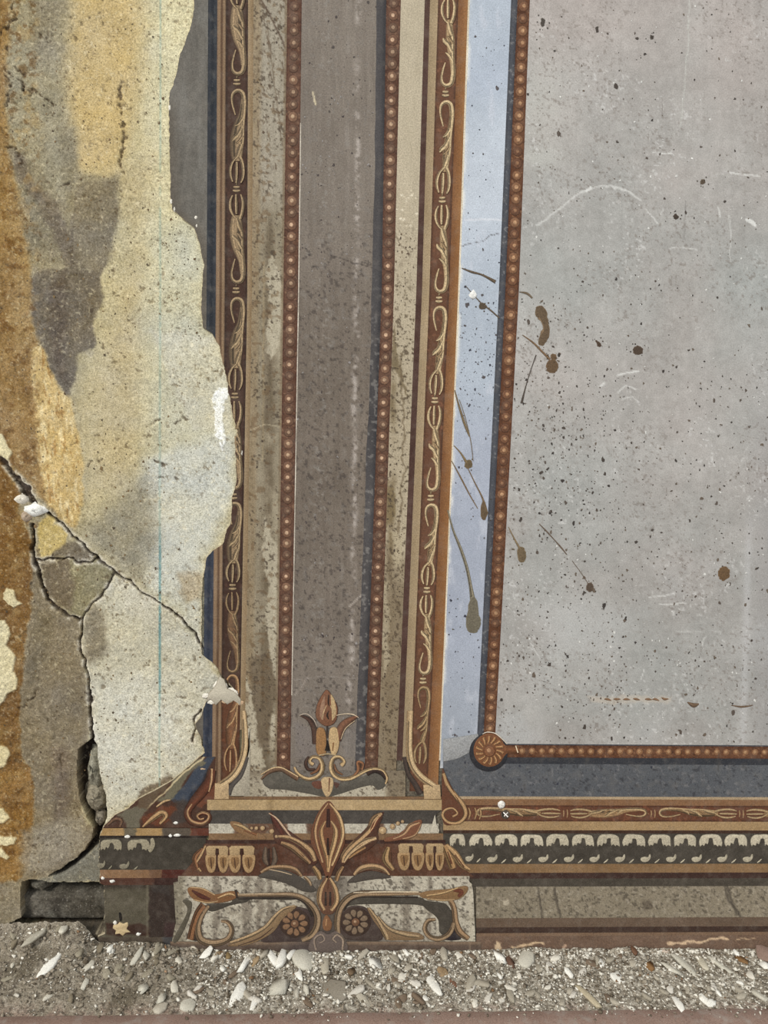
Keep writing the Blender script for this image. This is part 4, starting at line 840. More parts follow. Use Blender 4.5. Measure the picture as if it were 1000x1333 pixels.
# scroll units along the row
def hmap(a, b, fl, yy, sk=.62):
    def mp(dx, v):
        t = (1-v) if fl else v; x = a+(b-a)*t; return (x, yy+SL(yy)*(x-640)-dx*sk)
    return mp
hx_ = [612, 736, 850, 965, 1080, 1195]
for i in range(5):
    unit(hmap(hx_[i], hx_[i+1], i % 2 == 1, 1058.5), 'scroll_ornament', fr, (172, 142, 100), (150, 114, 76), 1.1, True, False, 0, (104, 66, 46))
for a in hx_[1:-1]: clasp(lambda dx, v, a=a: (a+v, 1058.5+SL(1058)*(a-640)+dx*1.1), 'clasp', fr, (168, 132, 90), .9)
d_ = Dab(.0012); 
for xx_ in (610, 618, 624): d_.stroke([(xx_, 1051), (xx_+2, 1058), (xx_, 1066)], [1.5, 3, 1.5], (170, 132, 88), (104, 66, 46))
d_.build('clasp', fr)
def arch(x, yt, w_, parent, c=(184, 176, 154), hgt=16):
    d_ = Dab(.0010); u = w_/32.
    P_ = [(-14, 4), (-10, .6), (-3, 0), (3, 0), (10, .6), (14, 4), (15.5, 10), (14.5, hgt), (11.5, hgt*.88), (9.5, hgt), (6.5, hgt*.85), (4.5, hgt*.95), (3.2, hgt*.62), (2.4, hgt*.36), (-1.4, hgt*.36), (-2.2, hgt*.62), (-4.2, hgt*.8), (-6.5, hgt*.7), (-8.5, hgt*.95), (-11.5, hgt*.88), (-14, hgt), (-15.5, 10)]
    rj = random.Random(int(x*7)); P_ = [(a_+rj.uniform(-.7, .7), b_+rj.uniform(-.5, .5)) for a_, b_ in P_]
    d_.blob([(x+a_*u, yt+b_) for a_, b_ in P_], c, np.asarray(c)*.7, n=2); return d_.build('arch_leaf', parent)
def dropl(x, y, u, parent, c=(178, 170, 148)):
    d_ = Dab(.0010)
    d_.blob([(x-6*u, y-1.5), (x-1*u, y-3), (x+3*u, y-2.5), (x+4.5*u, y-5.5), (x+6.5*u, y-6), (x+6.5*u, y-1), (x+3*u, y+3), (x-2*u, y+4.2), (x-6*u, y+2)], c, n=3); o_ = d_.build('drop_leaf', parent)
    d_ = Dab(.0010); d_.stroke([(x+12*u, y+5), (x+15*u, y+3), (x+18*u, y)], [1, 2.2, .8], c); d_.build('dash', parent)
for i in range(20):
    x_ = 592.5+33.25*i
    if x_ > 1235: break
    yt = 1085.5+SL(1085)*(x_-640); arch(x_ if i else x_+3, yt, 31 if i else 22, fr, tuple(np.array((184, 176, 154))+rb.uniform(-8, 8)))
    if i: dropl(x_+15, 1118+SL(1118)*(x_-640), 1, fr)
    else: dropl(611, 1117, .8, fr)
lump('filler_dab', 653, 1047, 5, 5.5, .004, (222, 218, 210), fr, .0006, 62)
d_ = Dab(.0012); d_.dot(658, 1060, 6, (96, 84, 74)); d_.stroke([(655, 1057), (661, 1063)], 2.4, (236, 232, 226)); d_.stroke([(661, 1057), (656, 1062)], 2, (228, 224, 216)); d_.stroke([(654, 1057), (655, 1063)], 2, (24, 20, 18)); d_.build('nail_hole', fr)

# ================================================================== LEFT FRIEZE FRAGMENT
fl_ = empty('painted_frieze', W(190, 1240).tolist(), 'broken sooty piece of painted skirting between the wall opening and the pedestal', 'wall painting')
def corner(X, Y, T):
    p = Paint(X, Y, (88, 56, 42)); p.noise(20, 14, 321)
    p.poly([(270, 985), (280, 985), (268, 1006), (258, 1030), (248, 1046), (226, 1044), (222, 1040), (240, 1022), (254, 1000)], (64, 76, 96), 3, 1, False)
    p.poly([(268, 1003), (276, 1000), (262, 1028), (246, 1048), (240, 1046), (256, 1024)], (40, 48, 66), 3, .8)
    p.poly([(228, 1012), (262, 985), (268, 990), (250, 1004), (236, 1024), (222, 1042), (206, 1044)], (116, 110, 88), 3, 1)
    p.line([(192, 1052), (215, 1030), (240, 1006), (266, 985)], 2.2, (214, 196, 148), 1.6, .85, .4)
    p.poly([(182, 1036), (226, 1012), (206, 1038), (190, 1056), (176, 1062)], (110, 90, 68), 3, .9)
    p.poly([(150, 1061), (180, 1048), (192, 1054), (182, 1078), (166, 1090), (158, 1086), (166, 1070)], (112, 106, 88), 3, 1)
    p.poly([(186, 1066), (212, 1050), (232, 1052), (236, 1062), (214, 1072), (190, 1076)], (124, 64, 38), 3, .9)
    p.poly([(225, 1040), (246, 1044), (240, 1060), (244, 1070), (226, 1074), (218, 1066), (232, 1056)], (76, 66, 62), 4, .9)
    p.poly([(272, 1003), (284, 1000), (286, 1040), (272, 1042), (262, 1050), (254, 1044), (264, 1026)], (128, 70, 46), 3, .9); return p.c
band('ornament_ground', lambda y: np.asarray(y)*0+120., lambda y: np.interp(y, [985, 1000, 1040, 1078], [281, 280, 282, 282]), 985, 1078, corner, M_paint, fl_, clip=True, step=1.3, h=.0003)
def mixrow(segs, c, seed):
    def f(X, Y, T):
        p = Paint(X, Y, c); p.noise(16, 10, seed)
        for x0, x1, cc in segs: p.mix(sstep(x0-1.5, x0+1.5, p.wx)*sstep(x1+1.5, x1-1.5, p.wx), cc, .95)
        p.noise(4, 8, seed+1, 2); return p.c
    return f
row('moulding_line', 1078, 1088, mixrow([(160, 178, (112, 104, 86)), (211, 248, (94, 84, 74)), (248, 300, (110, 52, 38))], (176, 138, 84), 331), M_paint, fl_, x0=100, x1=272, h=.0003, clip=True, step=1.4)
row('dark_line', 1088, 1091, solid((48, 36, 30), 6, 20, 333), M_paint, fl_, x0=100, x1=270, h=.0003, clip=True)
row('arch_band', 1091, 1131.5, solid((74, 68, 59), 8, 14, 334), M_paint, fl_, x0=100, x1=268, h=.0003, clip=True, step=1.4)
row('moulding_line', 1131.5, 1142, mixrow([(194, 208, (124, 88, 64)), (209, 300, (92, 40, 32))], (150, 110, 76), 335), M_paint, fl_, x0=100, x1=255, h=.0003, clip=True, step=1.4)
row('dark_line', 1142, 1151, mixrow([(130, 200, (98, 60, 46))], (70, 42, 36), 336), M_paint, fl_, x0=100, x1=240, h=.0003, clip=True, step=1.4)
def block(X, Y, T):
    p = Paint(X, Y, (98, 92, 76)); p.noise(22, 12, 337); p.mix(sstep(192, 195, p.wx), (66, 52, 46)); p.mix(sstep(212, 216, X)*sstep(1195, 1205, Y), (76, 48, 50), .6); p.mix(sstep(1160, 1153, Y), (66, 56, 48), .8)
    p.poly([(137, 1205), (160, 1200), (196, 1208), (196, 1218), (137, 1218)], (70, 42, 32), 4, .9); p.mix(np.exp(-((X-192)/1.6)**2), (124, 118, 98), .6); p.poly([(200, 1152), (220, 1152), (222, 1166), (200, 1162)], (70, 64, 62), 4, .6); p.noise(4, 8, 338, 2)
    return p.c
row('speckled_field', 1151, 1217.5, block, M_paint, fl_, x0=100, x1=228, h=.0003, clip=True, step=1.4)
row('skirting_base', 1217.5, 1262, lambda X, Y, T: mixrow([(214, 240, (74, 74, 78))], (90, 78, 66), 339)(X, Y, T), M_paint, fl_, x0=100, x1=232, h=.0003, clip=True, step=1.4)
for x_, w_ in ((145, 30), (181, 31)): arch(x_, 1092, w_, fl_, (158, 150, 126), 15)
d_ = Dab(.0010); d_.blob([(196, 1092), (200, 1091), (202, 1100), (197, 1109), (193, 1106), (196, 1098)], (158, 150, 126)); d_.build('arch_leaf', fl_)
dropl(162, 1127, 1, fl_, (140, 134, 114)); dropl(132, 1126, .8, fl_, (140, 134, 114)); 
d_ = Dab(.0006); d_.blob([(149, 1202), (153, 1203), (156, 1200), (161, 1202), (166, 1200), (167, 1205), (165, 1209), (170, 1213), (164, 1214), (160, 1218), (156, 1215), (150, 1216), (151, 1211), (147, 1208)], (200, 178, 138), n=2, rise=.001); d_.build('cream_patch', fl_, M_chip); lump('filler_dab', 150, 1201, 2.6, 3, .002, (230, 226, 214), fl_, 0, 64)
d_ = Dab(.0008); d_.blob([(155, 1188), (158, 1189), (159, 1197), (156, 1198)], (22, 18, 16)); d_.build('nail_hole', fl_)
for q, (x_, y_, a) in enumerate([(229, 1071, 3), (231, 1087, 4), (222, 1088, 2.4), (134, 1143, 2.4), (146, 1147, 3.4), (180, 1216, 3), (166, 1089, 4)]): lump('filler_dab', x_, y_, a, 2, .0016, (228, 226, 218), fl_, .0002, 65+q)
scroll('scroll', fl_, [([(140, 1074), (150, 1066), (158, 1068), (156, 1076)], [2, 4, 4, 3], (122, 88, 66)), ], .0009)
scroll('scroll', fl_, [([(186, 1076), (198, 1066), (210, 1058), (216, 1062), (208, 1072)], [2, 6, 7, 6, 3], (176, 136, 90))], .0009)
scroll('scroll', fl_, [([(204, 1050), (214, 1043), (222, 1041)], [2, 3, 1.6], (186, 150, 104))], .0009)
scroll('volute', fl_, [([(276, 1002), (272, 1018), (260, 1034), (250, 1046), (244, 1058), (249, 1069), (262, 1072), (272, 1067), (272, 1060), (263, 1058), (257, 1063), (263, 1066)], [10, 12, 12, 10, 9, 8, 8, 6, 5, 4, 3, 3], (112, 60, 40)),
                        ([(276, 1000), (275, 1014), (272, 1030)], [3, 5, 2], (186, 142, 98)), ([(250, 1046), (244, 1057), (249, 1068), (262, 1072), (271, 1067), (272, 1060), (264, 1057), (257, 1061), (260, 1066), (266, 1065)], [2, 3.4, 4.4, 4.6, 4, 3.4, 3, 3, 2.6, 2], (176, 132, 90))], .0012)

# ================================================================== PEDESTAL
pe = empty('painted_pedestal', W(425, 1240).tolist(), 'painted pedestal with acanthus leaves, paired scrolls and flowers beneath the pilaster', 'wall painting')
def prow(name, y0, y1, xl, xr, paint, mat=M_paint, h=.0009, step=1.4, parent=None):
    yy = np.linspace(y0, y1, max(3, int((y1-y0)/1.4)+2)); n = 260
    t = np.linspace(0, 1, n)[None]; l = (xl(yy) if callable(xl) else yy*0+xl)[:, None]; r = (xr(yy) if callable(xr) else yy*0+xr)[:, None]
    X = l*(1-t)+r*t; Y = np.repeat(yy[:, None], n, 1)+0*X; T = (Y-y0)/(y1-y0)
    return sheet(name, X, Y, h, paint(X, Y, T), mat, parent or pe)
prow('dark_line', 1036.5, 1040.5, 279, 575, solid((134, 98, 66), 8, 20, 401))
prow('capital_bar', 1040.5, 1054, 270, 577, lambda X, Y, T: (solid((182, 152, 106), 10, 30, 402)(X, Y, T)-18*sstep(.04, .0, np.abs((X-352)/200))[..., None]), h=.0016)
prow('dark_band', 1054, 1072, 274, lambda y: np.interp(y, [1054, 1060, 1072], [574, 568, 566]), solid((80, 75, 71), 9, 20, 403))
def whiteb(X, Y, T):
    p = Paint(X, Y, (184, 180, 166)); p.noise(16, 8, 404)
    for a, b, c_ in [(306, 372, (120, 84, 64)), (398, 446, (112, 78, 60)), (485, 502, (120, 88, 68))]: p.mix(sstep(a-2, a+2, p.wx)*sstep(b+2, b-2, p.wx), c_)
    p.specks(3, .34, (140, 132, 118), .6, 405); return p.c
prow('white_band', 1072, 1084.5, 272, 571, whiteb)
prow('moulding_line', 1084.5, 1093, 272, 577, solid((140, 104, 70), 12, 30, 406))
prow('dark_line', 1093, 1098, 268, 580, solid((76, 46, 38), 8, 20, 407))
def rust(X, Y, T): p = Paint(X, Y, (104, 64, 46)); p.noise(26, 16, 408); p.mix(np.exp(-((X-427)/34)**2)*sstep(1098, 1125, Y), (66, 48, 44), .7); p.mix(sstep(.2, .6, fbm(X, Y, 20, 409)), (128, 76, 58), .6); p.noise(4, 8, 410, 2); return p.c
prow('ornament_ground', 1098, 1141, lambda y: np.interp(y, [1098, 1108, 1128, 1141], [266, 262, 246, 234]), lambda y: np.interp(y, [1098, 1108, 1128, 1141], [580, 586, 602, 617]), rust)
def face(X, Y, T):
    p = Paint(X, Y, (182, 177, 162)); p.noise(30, 8, 411)
    p.mix(sstep(.0, .4, fbm(X*.9, Y*1.8, 10, 412))*sstep(1140, 1165, Y), (150, 142, 126), .7)
    for x_ in (283, 322, 338, 352, 530, 560): p.line([(x_, 1142), (x_-2, 1222)], rb.uniform(6, 12), (112, 100, 88), 4, .55, 1)
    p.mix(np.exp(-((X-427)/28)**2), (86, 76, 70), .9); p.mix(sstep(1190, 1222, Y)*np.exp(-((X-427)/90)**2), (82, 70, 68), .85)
    p.mix(sstep(228, 240, X)*0+sstep(246, 236, X), (126, 118, 98), .7); p.specks(3, .24, (88, 80, 72), .7, 413); p.specks(3, .40, (196, 190, 174), .5, 414); p.mix(sstep(.022, 0, np.abs(T))*1.0, (176, 168, 148), .7)
    p.mix(np.exp(-((X-(K5(Y)*0+613))/1.5)**2), (186, 178, 158), .6); return p.c
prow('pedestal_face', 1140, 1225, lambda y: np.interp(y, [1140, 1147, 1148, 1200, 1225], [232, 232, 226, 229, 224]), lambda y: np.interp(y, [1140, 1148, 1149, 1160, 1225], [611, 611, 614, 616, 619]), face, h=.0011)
def pbase(X, Y, T):
    p = Paint(X, Y, (104, 86, 76)); p.noise(30, 10, 415); p.mix(sstep(.16, .04, T), (146, 120, 98), .8); p.mix(np.exp(-((X-400)/30)**2), (66, 58, 66), .5); p.noise(5, 9, 416, 2); p.poly([(245, 1236), (252, 1233), (258, 1238), (250, 1240)], (226, 220, 204), 1.4, 1); p.line([(612, 1226), (611, 1244)], 1.5, (150, 128, 106), 1.6, .8); return p.c
prow('plinth', 1225, 1262, 222, 626, pbase, h=.0016)
# tongues
def tongue(xc, w_, y0=1100, c=(158, 118, 72)):
    d_ = Dab(.0014)
    for s_ in (-1, 1):
        x_ = xc+s_*w_*.26
        d_.blob([(x_-w_*.22, y0+12), (x_+w_*.22, y0+12), (x_+w_*.25, y0+23), (x_+w_*.15, y0+33), (x_, y0+36), (x_-w_*.15, y0+33), (x_-w_*.25, y0+23)], (180, 142, 96), (112, 76, 50))
        d_.blob([(x_-w_*.15, y0+15), (x_+w_*.15, y0+15), (x_+w_*.16, y0+24), (x_, y0+31), (x_-w_*.16, y0+24)], (150, 110, 68)); d_.stroke([(x_-w_*.02, y0+16), (x_, y0+24), (x_+w_*.02, y0+30)], [.8, 1.6, .6], (98, 66, 46), rib=False)
    d_.blob([(xc-w_*.5, y0+3), (xc-w_*.4, y0), (xc+w_*.4, y0), (xc+w_*.5, y0+3), (xc+w_*.46, y0+13), (xc+w_*.08, y0+13), (xc+w_*.05, y0+4), (xc-w_*.05, y0+4), (xc-w_*.08, y0+13), (xc-w_*.46, y0+13)], (182, 150, 106), (120, 86, 60), smooth=False)
    d_.stroke([(xc, y0+4), (xc-.5, y0+22), (xc, y0+34)], [4, 2.4, 5], (78, 46, 36)); d_.build('tongue_leaf', pe)
tongue(283, 30); tongue(315, 34); tongue(535, 34, 1097); tongue(566, 24, 1097)
scroll('tongue_leaf', pe, [([(346, 1102), (345, 1118), (350, 1126)], [3, 6, 3], (112, 92, 76)), ([(356, 1102), (358, 1118), (354, 1128)], [3, 6, 3], (108, 90, 76)), ([(350, 1104), (350, 1128)], [2, 3], DK)])
scroll('tongue_leaf', pe, [([(264, 1104), (254, 1116), (258, 1132)], [3, 6, 3], (146, 96, 62)), ([(268, 1100), (262, 1112), (256, 1122)], [2, 3, 2], (186, 146, 100)), ([(258, 1130), (262, 1134)], [4, 2], (176, 136, 90))])
scroll('tongue_leaf', pe, [([(506, 1102), (502, 1118), (512, 1132)], [4, 8, 4], (170, 132, 86)), ([(508, 1106), (508, 1122)], [2, 3], (108, 70, 48))])
scroll('corner_leaf', pe, [([(580, 1100), (592, 1112), (602, 1126), (612, 1132)], [6, 9, 7, 3], (178, 138, 92)), ([(578, 1100), (584, 1114), (590, 1130)], [6, 9, 8], (166, 124, 78)), ([(583, 1108), (588, 1124)], [3, 4], (116, 70, 46)), ([(592, 1112), (604, 1128)], [1.6, 1.6], (112, 70, 48))])
# volute right
scroll('volute', pe, [([(576, 1000), (582, 1014), (592, 1034), (606, 1052), (604, 1068), (590, 1073), (577, 1070), (575, 1040)], (116, 68, 46)),
                      ([(577, 1006), (582, 1022), (592, 1036), (602, 1048), (605, 1060), (597, 1069), (584, 1069), (577, 1061), (580, 1054), (589, 1052), (595, 1058), (589, 1062)], [4, 6, 7, 6.5, 6, 5.4, 5, 4.4, 4, 3.4, 3, 3], (176, 136, 90)), ([(581, 1012), (590, 1030), (598, 1044)], [1.2, 1.8, 1.2], (112, 68, 44))], .0018)
fpoly('white_horn', [(566, 1060), (568, 1071), (572, 1080), (571, 1084), (560, 1083), (562, 1074)], (190, 184, 168), pe, .0018)
# acanthus
scroll('acanthus_bud', pe, [([(428, 1042), (415, 1056), (406, 1078), (405, 1096), (412, 1112), (421, 1132), (427, 1148), (434, 1132), (443, 1112), (449, 1096), (447, 1076), (439, 1056)], (126, 76, 52)),
    ([(427, 1045), (416, 1060), (410, 1080), (413, 1100), (420, 1122)], [2, 4, 5, 4, 3], (176, 134, 92), RU), ([(429, 1045), (441, 1062), (446, 1084), (440, 1106), (432, 1126)], [2, 5, 5, 4.4, 3], (192, 152, 104), RU),
    ([(424, 1068), (418, 1080), (420, 1096), (425, 1114), (427, 1134)], [2, 5, 6, 5, 3], (178, 134, 86), (108, 62, 42)), ([(431, 1068), (437, 1080), (435, 1096), (430, 1114), (427.5, 1134)], [2, 5, 6, 5, 3], (190, 148, 98), (108, 62, 42)),
    ([(427.5, 1052), (427.5, 1076)], [3, 4.4], (72, 42, 36)), ([(427, 1090), (427, 1112)], [2, 3.4], (64, 44, 36))], .0018)
scroll('acanthus_leaf', pe, [([(352, 1056), (366, 1072), (384, 1086), (402, 1100), (414, 1116), (408, 1126), (394, 1118), (376, 1106), (358, 1094), (356, 1076)], (96, 58, 46)),
    ([(350, 1058), (360, 1065), (370, 1078), (378, 1088)], [1.5, 3, 4, 3], (184, 150, 122), BR), ([(354, 1062), (362, 1076), (368, 1086)], [3, 8, 4], (100, 54, 44)),
    ([(362, 1088), (376, 1090), (392, 1098), (404, 1108), (410, 1120)], [3, 6, 7, 8, 5], (172, 136, 94), BR), ([(376, 1090), (392, 1099), (406, 1114)], [1, 2, 1.4], (104, 66, 48)), ([(366, 1096), (380, 1102), (392, 1112), (404, 1123)], [4, 7, 7, 4], (156, 118, 80), DK), ([(386, 1104), (396, 1114)], [1.6, 3], (84, 50, 42))], .0018)
scroll('acanthus_leaf', pe, [([(500, 1056), (488, 1066), (474, 1080), (456, 1098), (444, 1114), (446, 1126), (458, 1116), (476, 1108), (492, 1094), (492, 1080)], (96, 60, 46)),
    ([(497, 1058), (488, 1066), (482, 1078), (470, 1090), (456, 1102), (447, 1114), (446, 1122)], [3, 9, 8, 7, 7, 6, 3], (180, 140, 96), BR), ([(494, 1062), (487, 1072), (482, 1082)], [3, 6, 3], (126, 68, 48)),
    ([(490, 1090), (476, 1094), (464, 1102), (452, 1114), (448, 1122)], [4, 8, 7, 5, 2], (184, 150, 108), BR), ([(486, 1093), (470, 1099), (456, 1112)], [1.6, 1.6, 1.4], (112, 74, 52)), ([(476, 1102), (464, 1108), (454, 1116)], [3, 5, 3], (160, 116, 72), DK)], .0018)
scroll('leaf_bud', pe, [([(300, 1069), (312, 1070), (326, 1080), (342, 1086), (346, 1092), (330, 1091), (312, 1084), (303, 1077)], (150, 110, 72)), ([(304, 1072), (316, 1076), (328, 1084)], [2, 5, 3], (172, 140, 96)), ([(318, 1080), (334, 1086)], [3, 4], (140, 88, 54))], .0018)
scroll('leaf_bud', pe, [([(549, 1067), (538, 1069), (528, 1078), (516, 1086), (502, 1090), (502, 1095), (520, 1093), (536, 1090), (546, 1080)], (140, 86, 60)), ([(546, 1070), (534, 1074), (526, 1084), (512, 1091)], [3, 5, 4, 2], (180, 136, 96)), ([(548, 1072), (540, 1086), (524, 1091)], [1.5, 2.4, 1.5], (172, 130, 92))], .0018)
for x_, y_, r in [(328, 1077, 2.2), (334, 1077, 2.8), (342, 1077, 3.4), (354, 1081, 3.4), (360, 1088, 2.4), (498, 1080, 5.4), (511, 1075, 3.8), (518, 1071, 3), (524, 1068.5, 2.4)]:
    d_ = Dab(.0026); d_.dot(x_, y_, r, (186, 152, 108), (110, 76, 54)); d_.dot(x_-.4, y_-.4, r*.5, (204, 176, 132)); d_.build('berry', pe)
scroll('shell_leaf', pe, [([(336, 1140), (352, 1132), (372, 1132), (396, 1144), (412, 1158), (396, 1160), (374, 1150), (352, 1144)], (86, 80, 74)), ([(340, 1135), (352, 1129), (370, 1128), (384, 1131), (393, 1140)], [3, 4.6, 5, 5, 3], (160, 124, 88)), ([(350, 1131), (366, 1134), (380, 1138)], [1, 1.4, 1], (186, 160, 128)), ([(396, 1140), (402, 1146), (405, 1152)], [3, 4, 3], (160, 132, 100))], .0018)
scroll('shell_leaf', pe, [([(452, 1148), (464, 1138), (484, 1133), (504, 1138), (508, 1142), (486, 1144), (462, 1148)], (86, 78, 72)), ([(461, 1138), (470, 1130), (484, 1127), (498, 1130), (507, 1138)], [3, 6, 6, 5, 2], (178, 140, 98)), ([(464, 1136), (480, 1131), (496, 1134)], [1, 1.5, 1], (116, 80, 58))], .0018)
scroll('side_leaf', pe, [([(408, 1127), (414, 1136), (417, 1144)], [4, 6, 4], (168, 130, 84)), ([(447, 1127), (441, 1136), (438, 1146)], [3, 5, 4], (160, 120, 80))], .0018)
scroll('stem_calyx', pe, [([(427, 1138), (417, 1152), (413, 1168), (418, 1186), (427, 1190), (436, 1186), (441, 1168), (437, 1152)], (118, 78, 58)), ([(426, 1142), (418, 1156), (416, 1172), (422, 1184)], [3, 6, 6, 5], (174, 136, 94)), ([(429, 1142), (436, 1156), (438, 1172), (431, 1184)], [3, 6, 6, 5], (180, 142, 98)), ([(424, 1160), (424, 1178)], [2, 3], (64, 48, 42)), ([(430, 1160), (430, 1178)], [2, 3], (64, 48, 42)), ([(428, 1140), (427, 1156)], [2, 1], (112, 66, 46))], .0018)
scroll('stem_bead', pe, [([(425, 1190), (420, 1200), (422, 1210), (430, 1210), (432, 1200)], (146, 96, 62)), ([(425, 1195), (424, 1204)], [3, 3], (178, 128, 84))], .0018)
scroll('stem_foot', pe, [([(404, 1238), (408, 1218), (418, 1211), (427, 1215), (438, 1211), (448, 1219), (450, 1238)], (110, 96, 92)), ([(412, 1236), (410, 1222), (418, 1216), (422, 1222), (416, 1226)], [3, 4, 4, 3, 2], (140, 122, 110)), ([(446, 1236), (447, 1222), (439, 1215), (433, 1221), (438, 1226)], [3, 4, 4, 3, 2], (150, 130, 114))], .0022)
# paired scrolls on the face
G2 = (80, 74, 66)
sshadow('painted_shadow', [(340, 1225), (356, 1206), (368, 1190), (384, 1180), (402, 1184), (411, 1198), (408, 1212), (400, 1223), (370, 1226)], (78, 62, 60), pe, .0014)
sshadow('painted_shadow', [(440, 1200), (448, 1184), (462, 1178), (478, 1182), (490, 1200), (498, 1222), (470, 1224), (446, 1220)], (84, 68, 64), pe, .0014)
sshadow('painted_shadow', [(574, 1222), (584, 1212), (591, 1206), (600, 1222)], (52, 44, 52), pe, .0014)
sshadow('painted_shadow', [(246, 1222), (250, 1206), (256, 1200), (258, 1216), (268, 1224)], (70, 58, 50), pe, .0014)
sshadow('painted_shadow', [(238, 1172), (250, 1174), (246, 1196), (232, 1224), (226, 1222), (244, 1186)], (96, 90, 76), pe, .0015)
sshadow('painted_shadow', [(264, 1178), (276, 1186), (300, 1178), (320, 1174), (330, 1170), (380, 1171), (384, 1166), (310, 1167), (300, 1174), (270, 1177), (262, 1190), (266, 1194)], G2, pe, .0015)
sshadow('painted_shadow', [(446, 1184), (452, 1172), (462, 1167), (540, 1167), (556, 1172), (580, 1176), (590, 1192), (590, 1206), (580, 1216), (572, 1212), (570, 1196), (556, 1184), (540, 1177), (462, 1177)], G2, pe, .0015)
ZC, ZE = (150, 122, 92), (92, 66, 50)
scroll('scroll_arch', pe, [([(310, 1169), (350, 1168), (382, 1168), (398, 1176), (407, 1192)], [2, 2, 2, 2.4, 3], (60, 50, 44), (60, 50, 44)), ([(310, 1164.5), (350, 1164), (382, 1164.5), (400, 1172), (412, 1187), (413, 1203), (406, 1216), (393, 1223)], [4, 5, 6, 7, 7.5, 7.5, 7, 5], ZC, ZE), ([(310, 1163), (350, 1162.5), (382, 1163)], [1, 1.4, 1], (186, 168, 140))], .0020)
scroll('scroll_arch', pe, [([(544, 1167), (500, 1167), (470, 1167), (456, 1172), (447, 1184)], [2, 2, 2, 2.4, 3], (60, 50, 44), (60, 50, 44)), ([(548, 1162), (500, 1162), (470, 1162.5), (453, 1169), (442, 1184), (439, 1202), (441, 1216)], [4, 6, 7, 8, 7.5, 7, 5], ZC, ZE), ([(545, 1160), (500, 1160), (460, 1161)], [1.6, 2.2, 1.2], (206, 188, 160))], .0020)
scroll('scroll_leaf', pe, [([(245, 1155), (262, 1155), (280, 1163), (300, 1159), (311, 1161), (306, 1169), (290, 1174), (268, 1174), (250, 1168)], (146, 98, 60)), ([(250, 1158), (262, 1166), (274, 1170)], [3, 8, 4], (96, 48, 38)), ([(248, 1154), (264, 1156), (280, 1164)], [1.4, 2, 1.4], (186, 150, 106)), ([(252, 1170), (270, 1174), (284, 1172)], [1.4, 2, 1.4], (182, 148, 104)), ([(284, 1168), (298, 1163), (306, 1165)], [2, 4, 2], (186, 146, 98)), ([(307, 1157), (309, 1168)], [3, 2], (60, 46, 40))], .0022)
scroll('scroll_leaf', pe, [([(546, 1162), (562, 1158), (586, 1156), (606, 1152), (609, 1158), (600, 1168), (584, 1172), (562, 1169), (550, 1168)], (150, 112, 72)), ([(590, 1158), (600, 1160), (596, 1166)], [5, 8, 5], (118, 62, 44)), ([(555, 1165), (576, 1162), (596, 1155)], [2, 3.4, 2], (186, 148, 98)), ([(556, 1169), (576, 1171), (592, 1170)], [1.4, 2, 1.4], (180, 146, 102))], .0022)
scroll('scroll_stem', pe, [([(266, 1177), (258, 1188), (252, 1204), (248, 1222)], [9, 8, 7, 8], (142, 94, 60), ZE), ([(272, 1178), (262, 1192), (258, 1208), (262, 1222), (278, 1227), (296, 1222), (302, 1210), (297, 1200), (288, 1198)], [4, 6, 7, 8, 8, 6.4, 5.4, 4.6, 3], ZC, ZE)], .0020)
scroll('scroll_stem', pe, [([(586, 1170), (591, 1182), (593, 1198), (598, 1212), (610, 1221)], [6, 6, 6.4, 8, 5], (158, 124, 90), ZE), ([(591, 1200), (585, 1214), (572, 1221), (559, 1218), (553, 1208), (557, 1198), (567, 1196)], [5, 5.6, 5.6, 5.4, 5, 4.6, 3], ZC, ZE), ([(575, 1224), (590, 1206), (600, 1224)], (52, 42, 50))][:2], .0020)
scroll('long_leaf', pe, [([(296, 1230), (320, 1222), (340, 1212), (356, 1198), (366, 1186), (386, 1178), (382, 1184), (368, 1196), (356, 1212), (336, 1224), (316, 1230)], (146, 116, 82)), ([(300, 1226), (326, 1217), (346, 1206), (358, 1192), (370, 1182), (384, 1178)], [3, 4.4, 5, 4.4, 3.4, 1.6], (172, 142, 104), ZE), ([(310, 1230), (338, 1220), (356, 1206)], [1, 2, 1], (92, 66, 52))], .0022)
scroll('long_leaf', pe, [([(478, 1180), (490, 1190), (500, 1204), (520, 1210), (546, 1214), (550, 1222), (520, 1223), (504, 1222), (494, 1208), (484, 1194)], (142, 112, 80)), ([(480, 1181), (492, 1198), (502, 1216), (504, 1222)], [3, 5, 6, 4], (168, 138, 100), ZE), ([(492, 1192), (506, 1208), (528, 1216), (546, 1218)], [2, 4.6, 6, 4], (164, 136, 100), ZE)], .0022)
for q, (x_, y_) in enumerate([(384, 1201), (463, 1199)]):
    d_ = Dab(.0020); d_.blob([(x_+20*math.cos(a), y_+19*math.sin(a)) for a in np.arange(12)/12*2*np.pi], (74, 54, 46)); fo = d_.build('flower', pe)
    for k_ in range(9):
        a = k_/9*2*math.pi+.3*q; d_ = Dab(.0026); cc = (148, 108, 78) if q == 0 else (138, 114, 92)
        d_.blob([(x_+6*math.cos(a), y_+6*math.sin(a)), (x_+12*math.cos(a-.32), y_+12*math.sin(a-.32)), (x_+16.5*math.cos(a-.14), y_+16*math.sin(a-.14)), (x_+16.5*math.cos(a+.14), y_+16*math.sin(a+.14)), (x_+12*math.cos(a+.32), y_+12*math.sin(a+.32))], cc, np.array(cc)*.65, n=3); d_.build('petal', fo)
    d_ = Dab(.0032); d_.dot(x_, y_, 5.6, (132, 90, 64), (70, 48, 40), 12); d_.dot(x_-.6, y_-.8, 2.8, (176, 140, 108)); d_.build('flower_centre', fo)

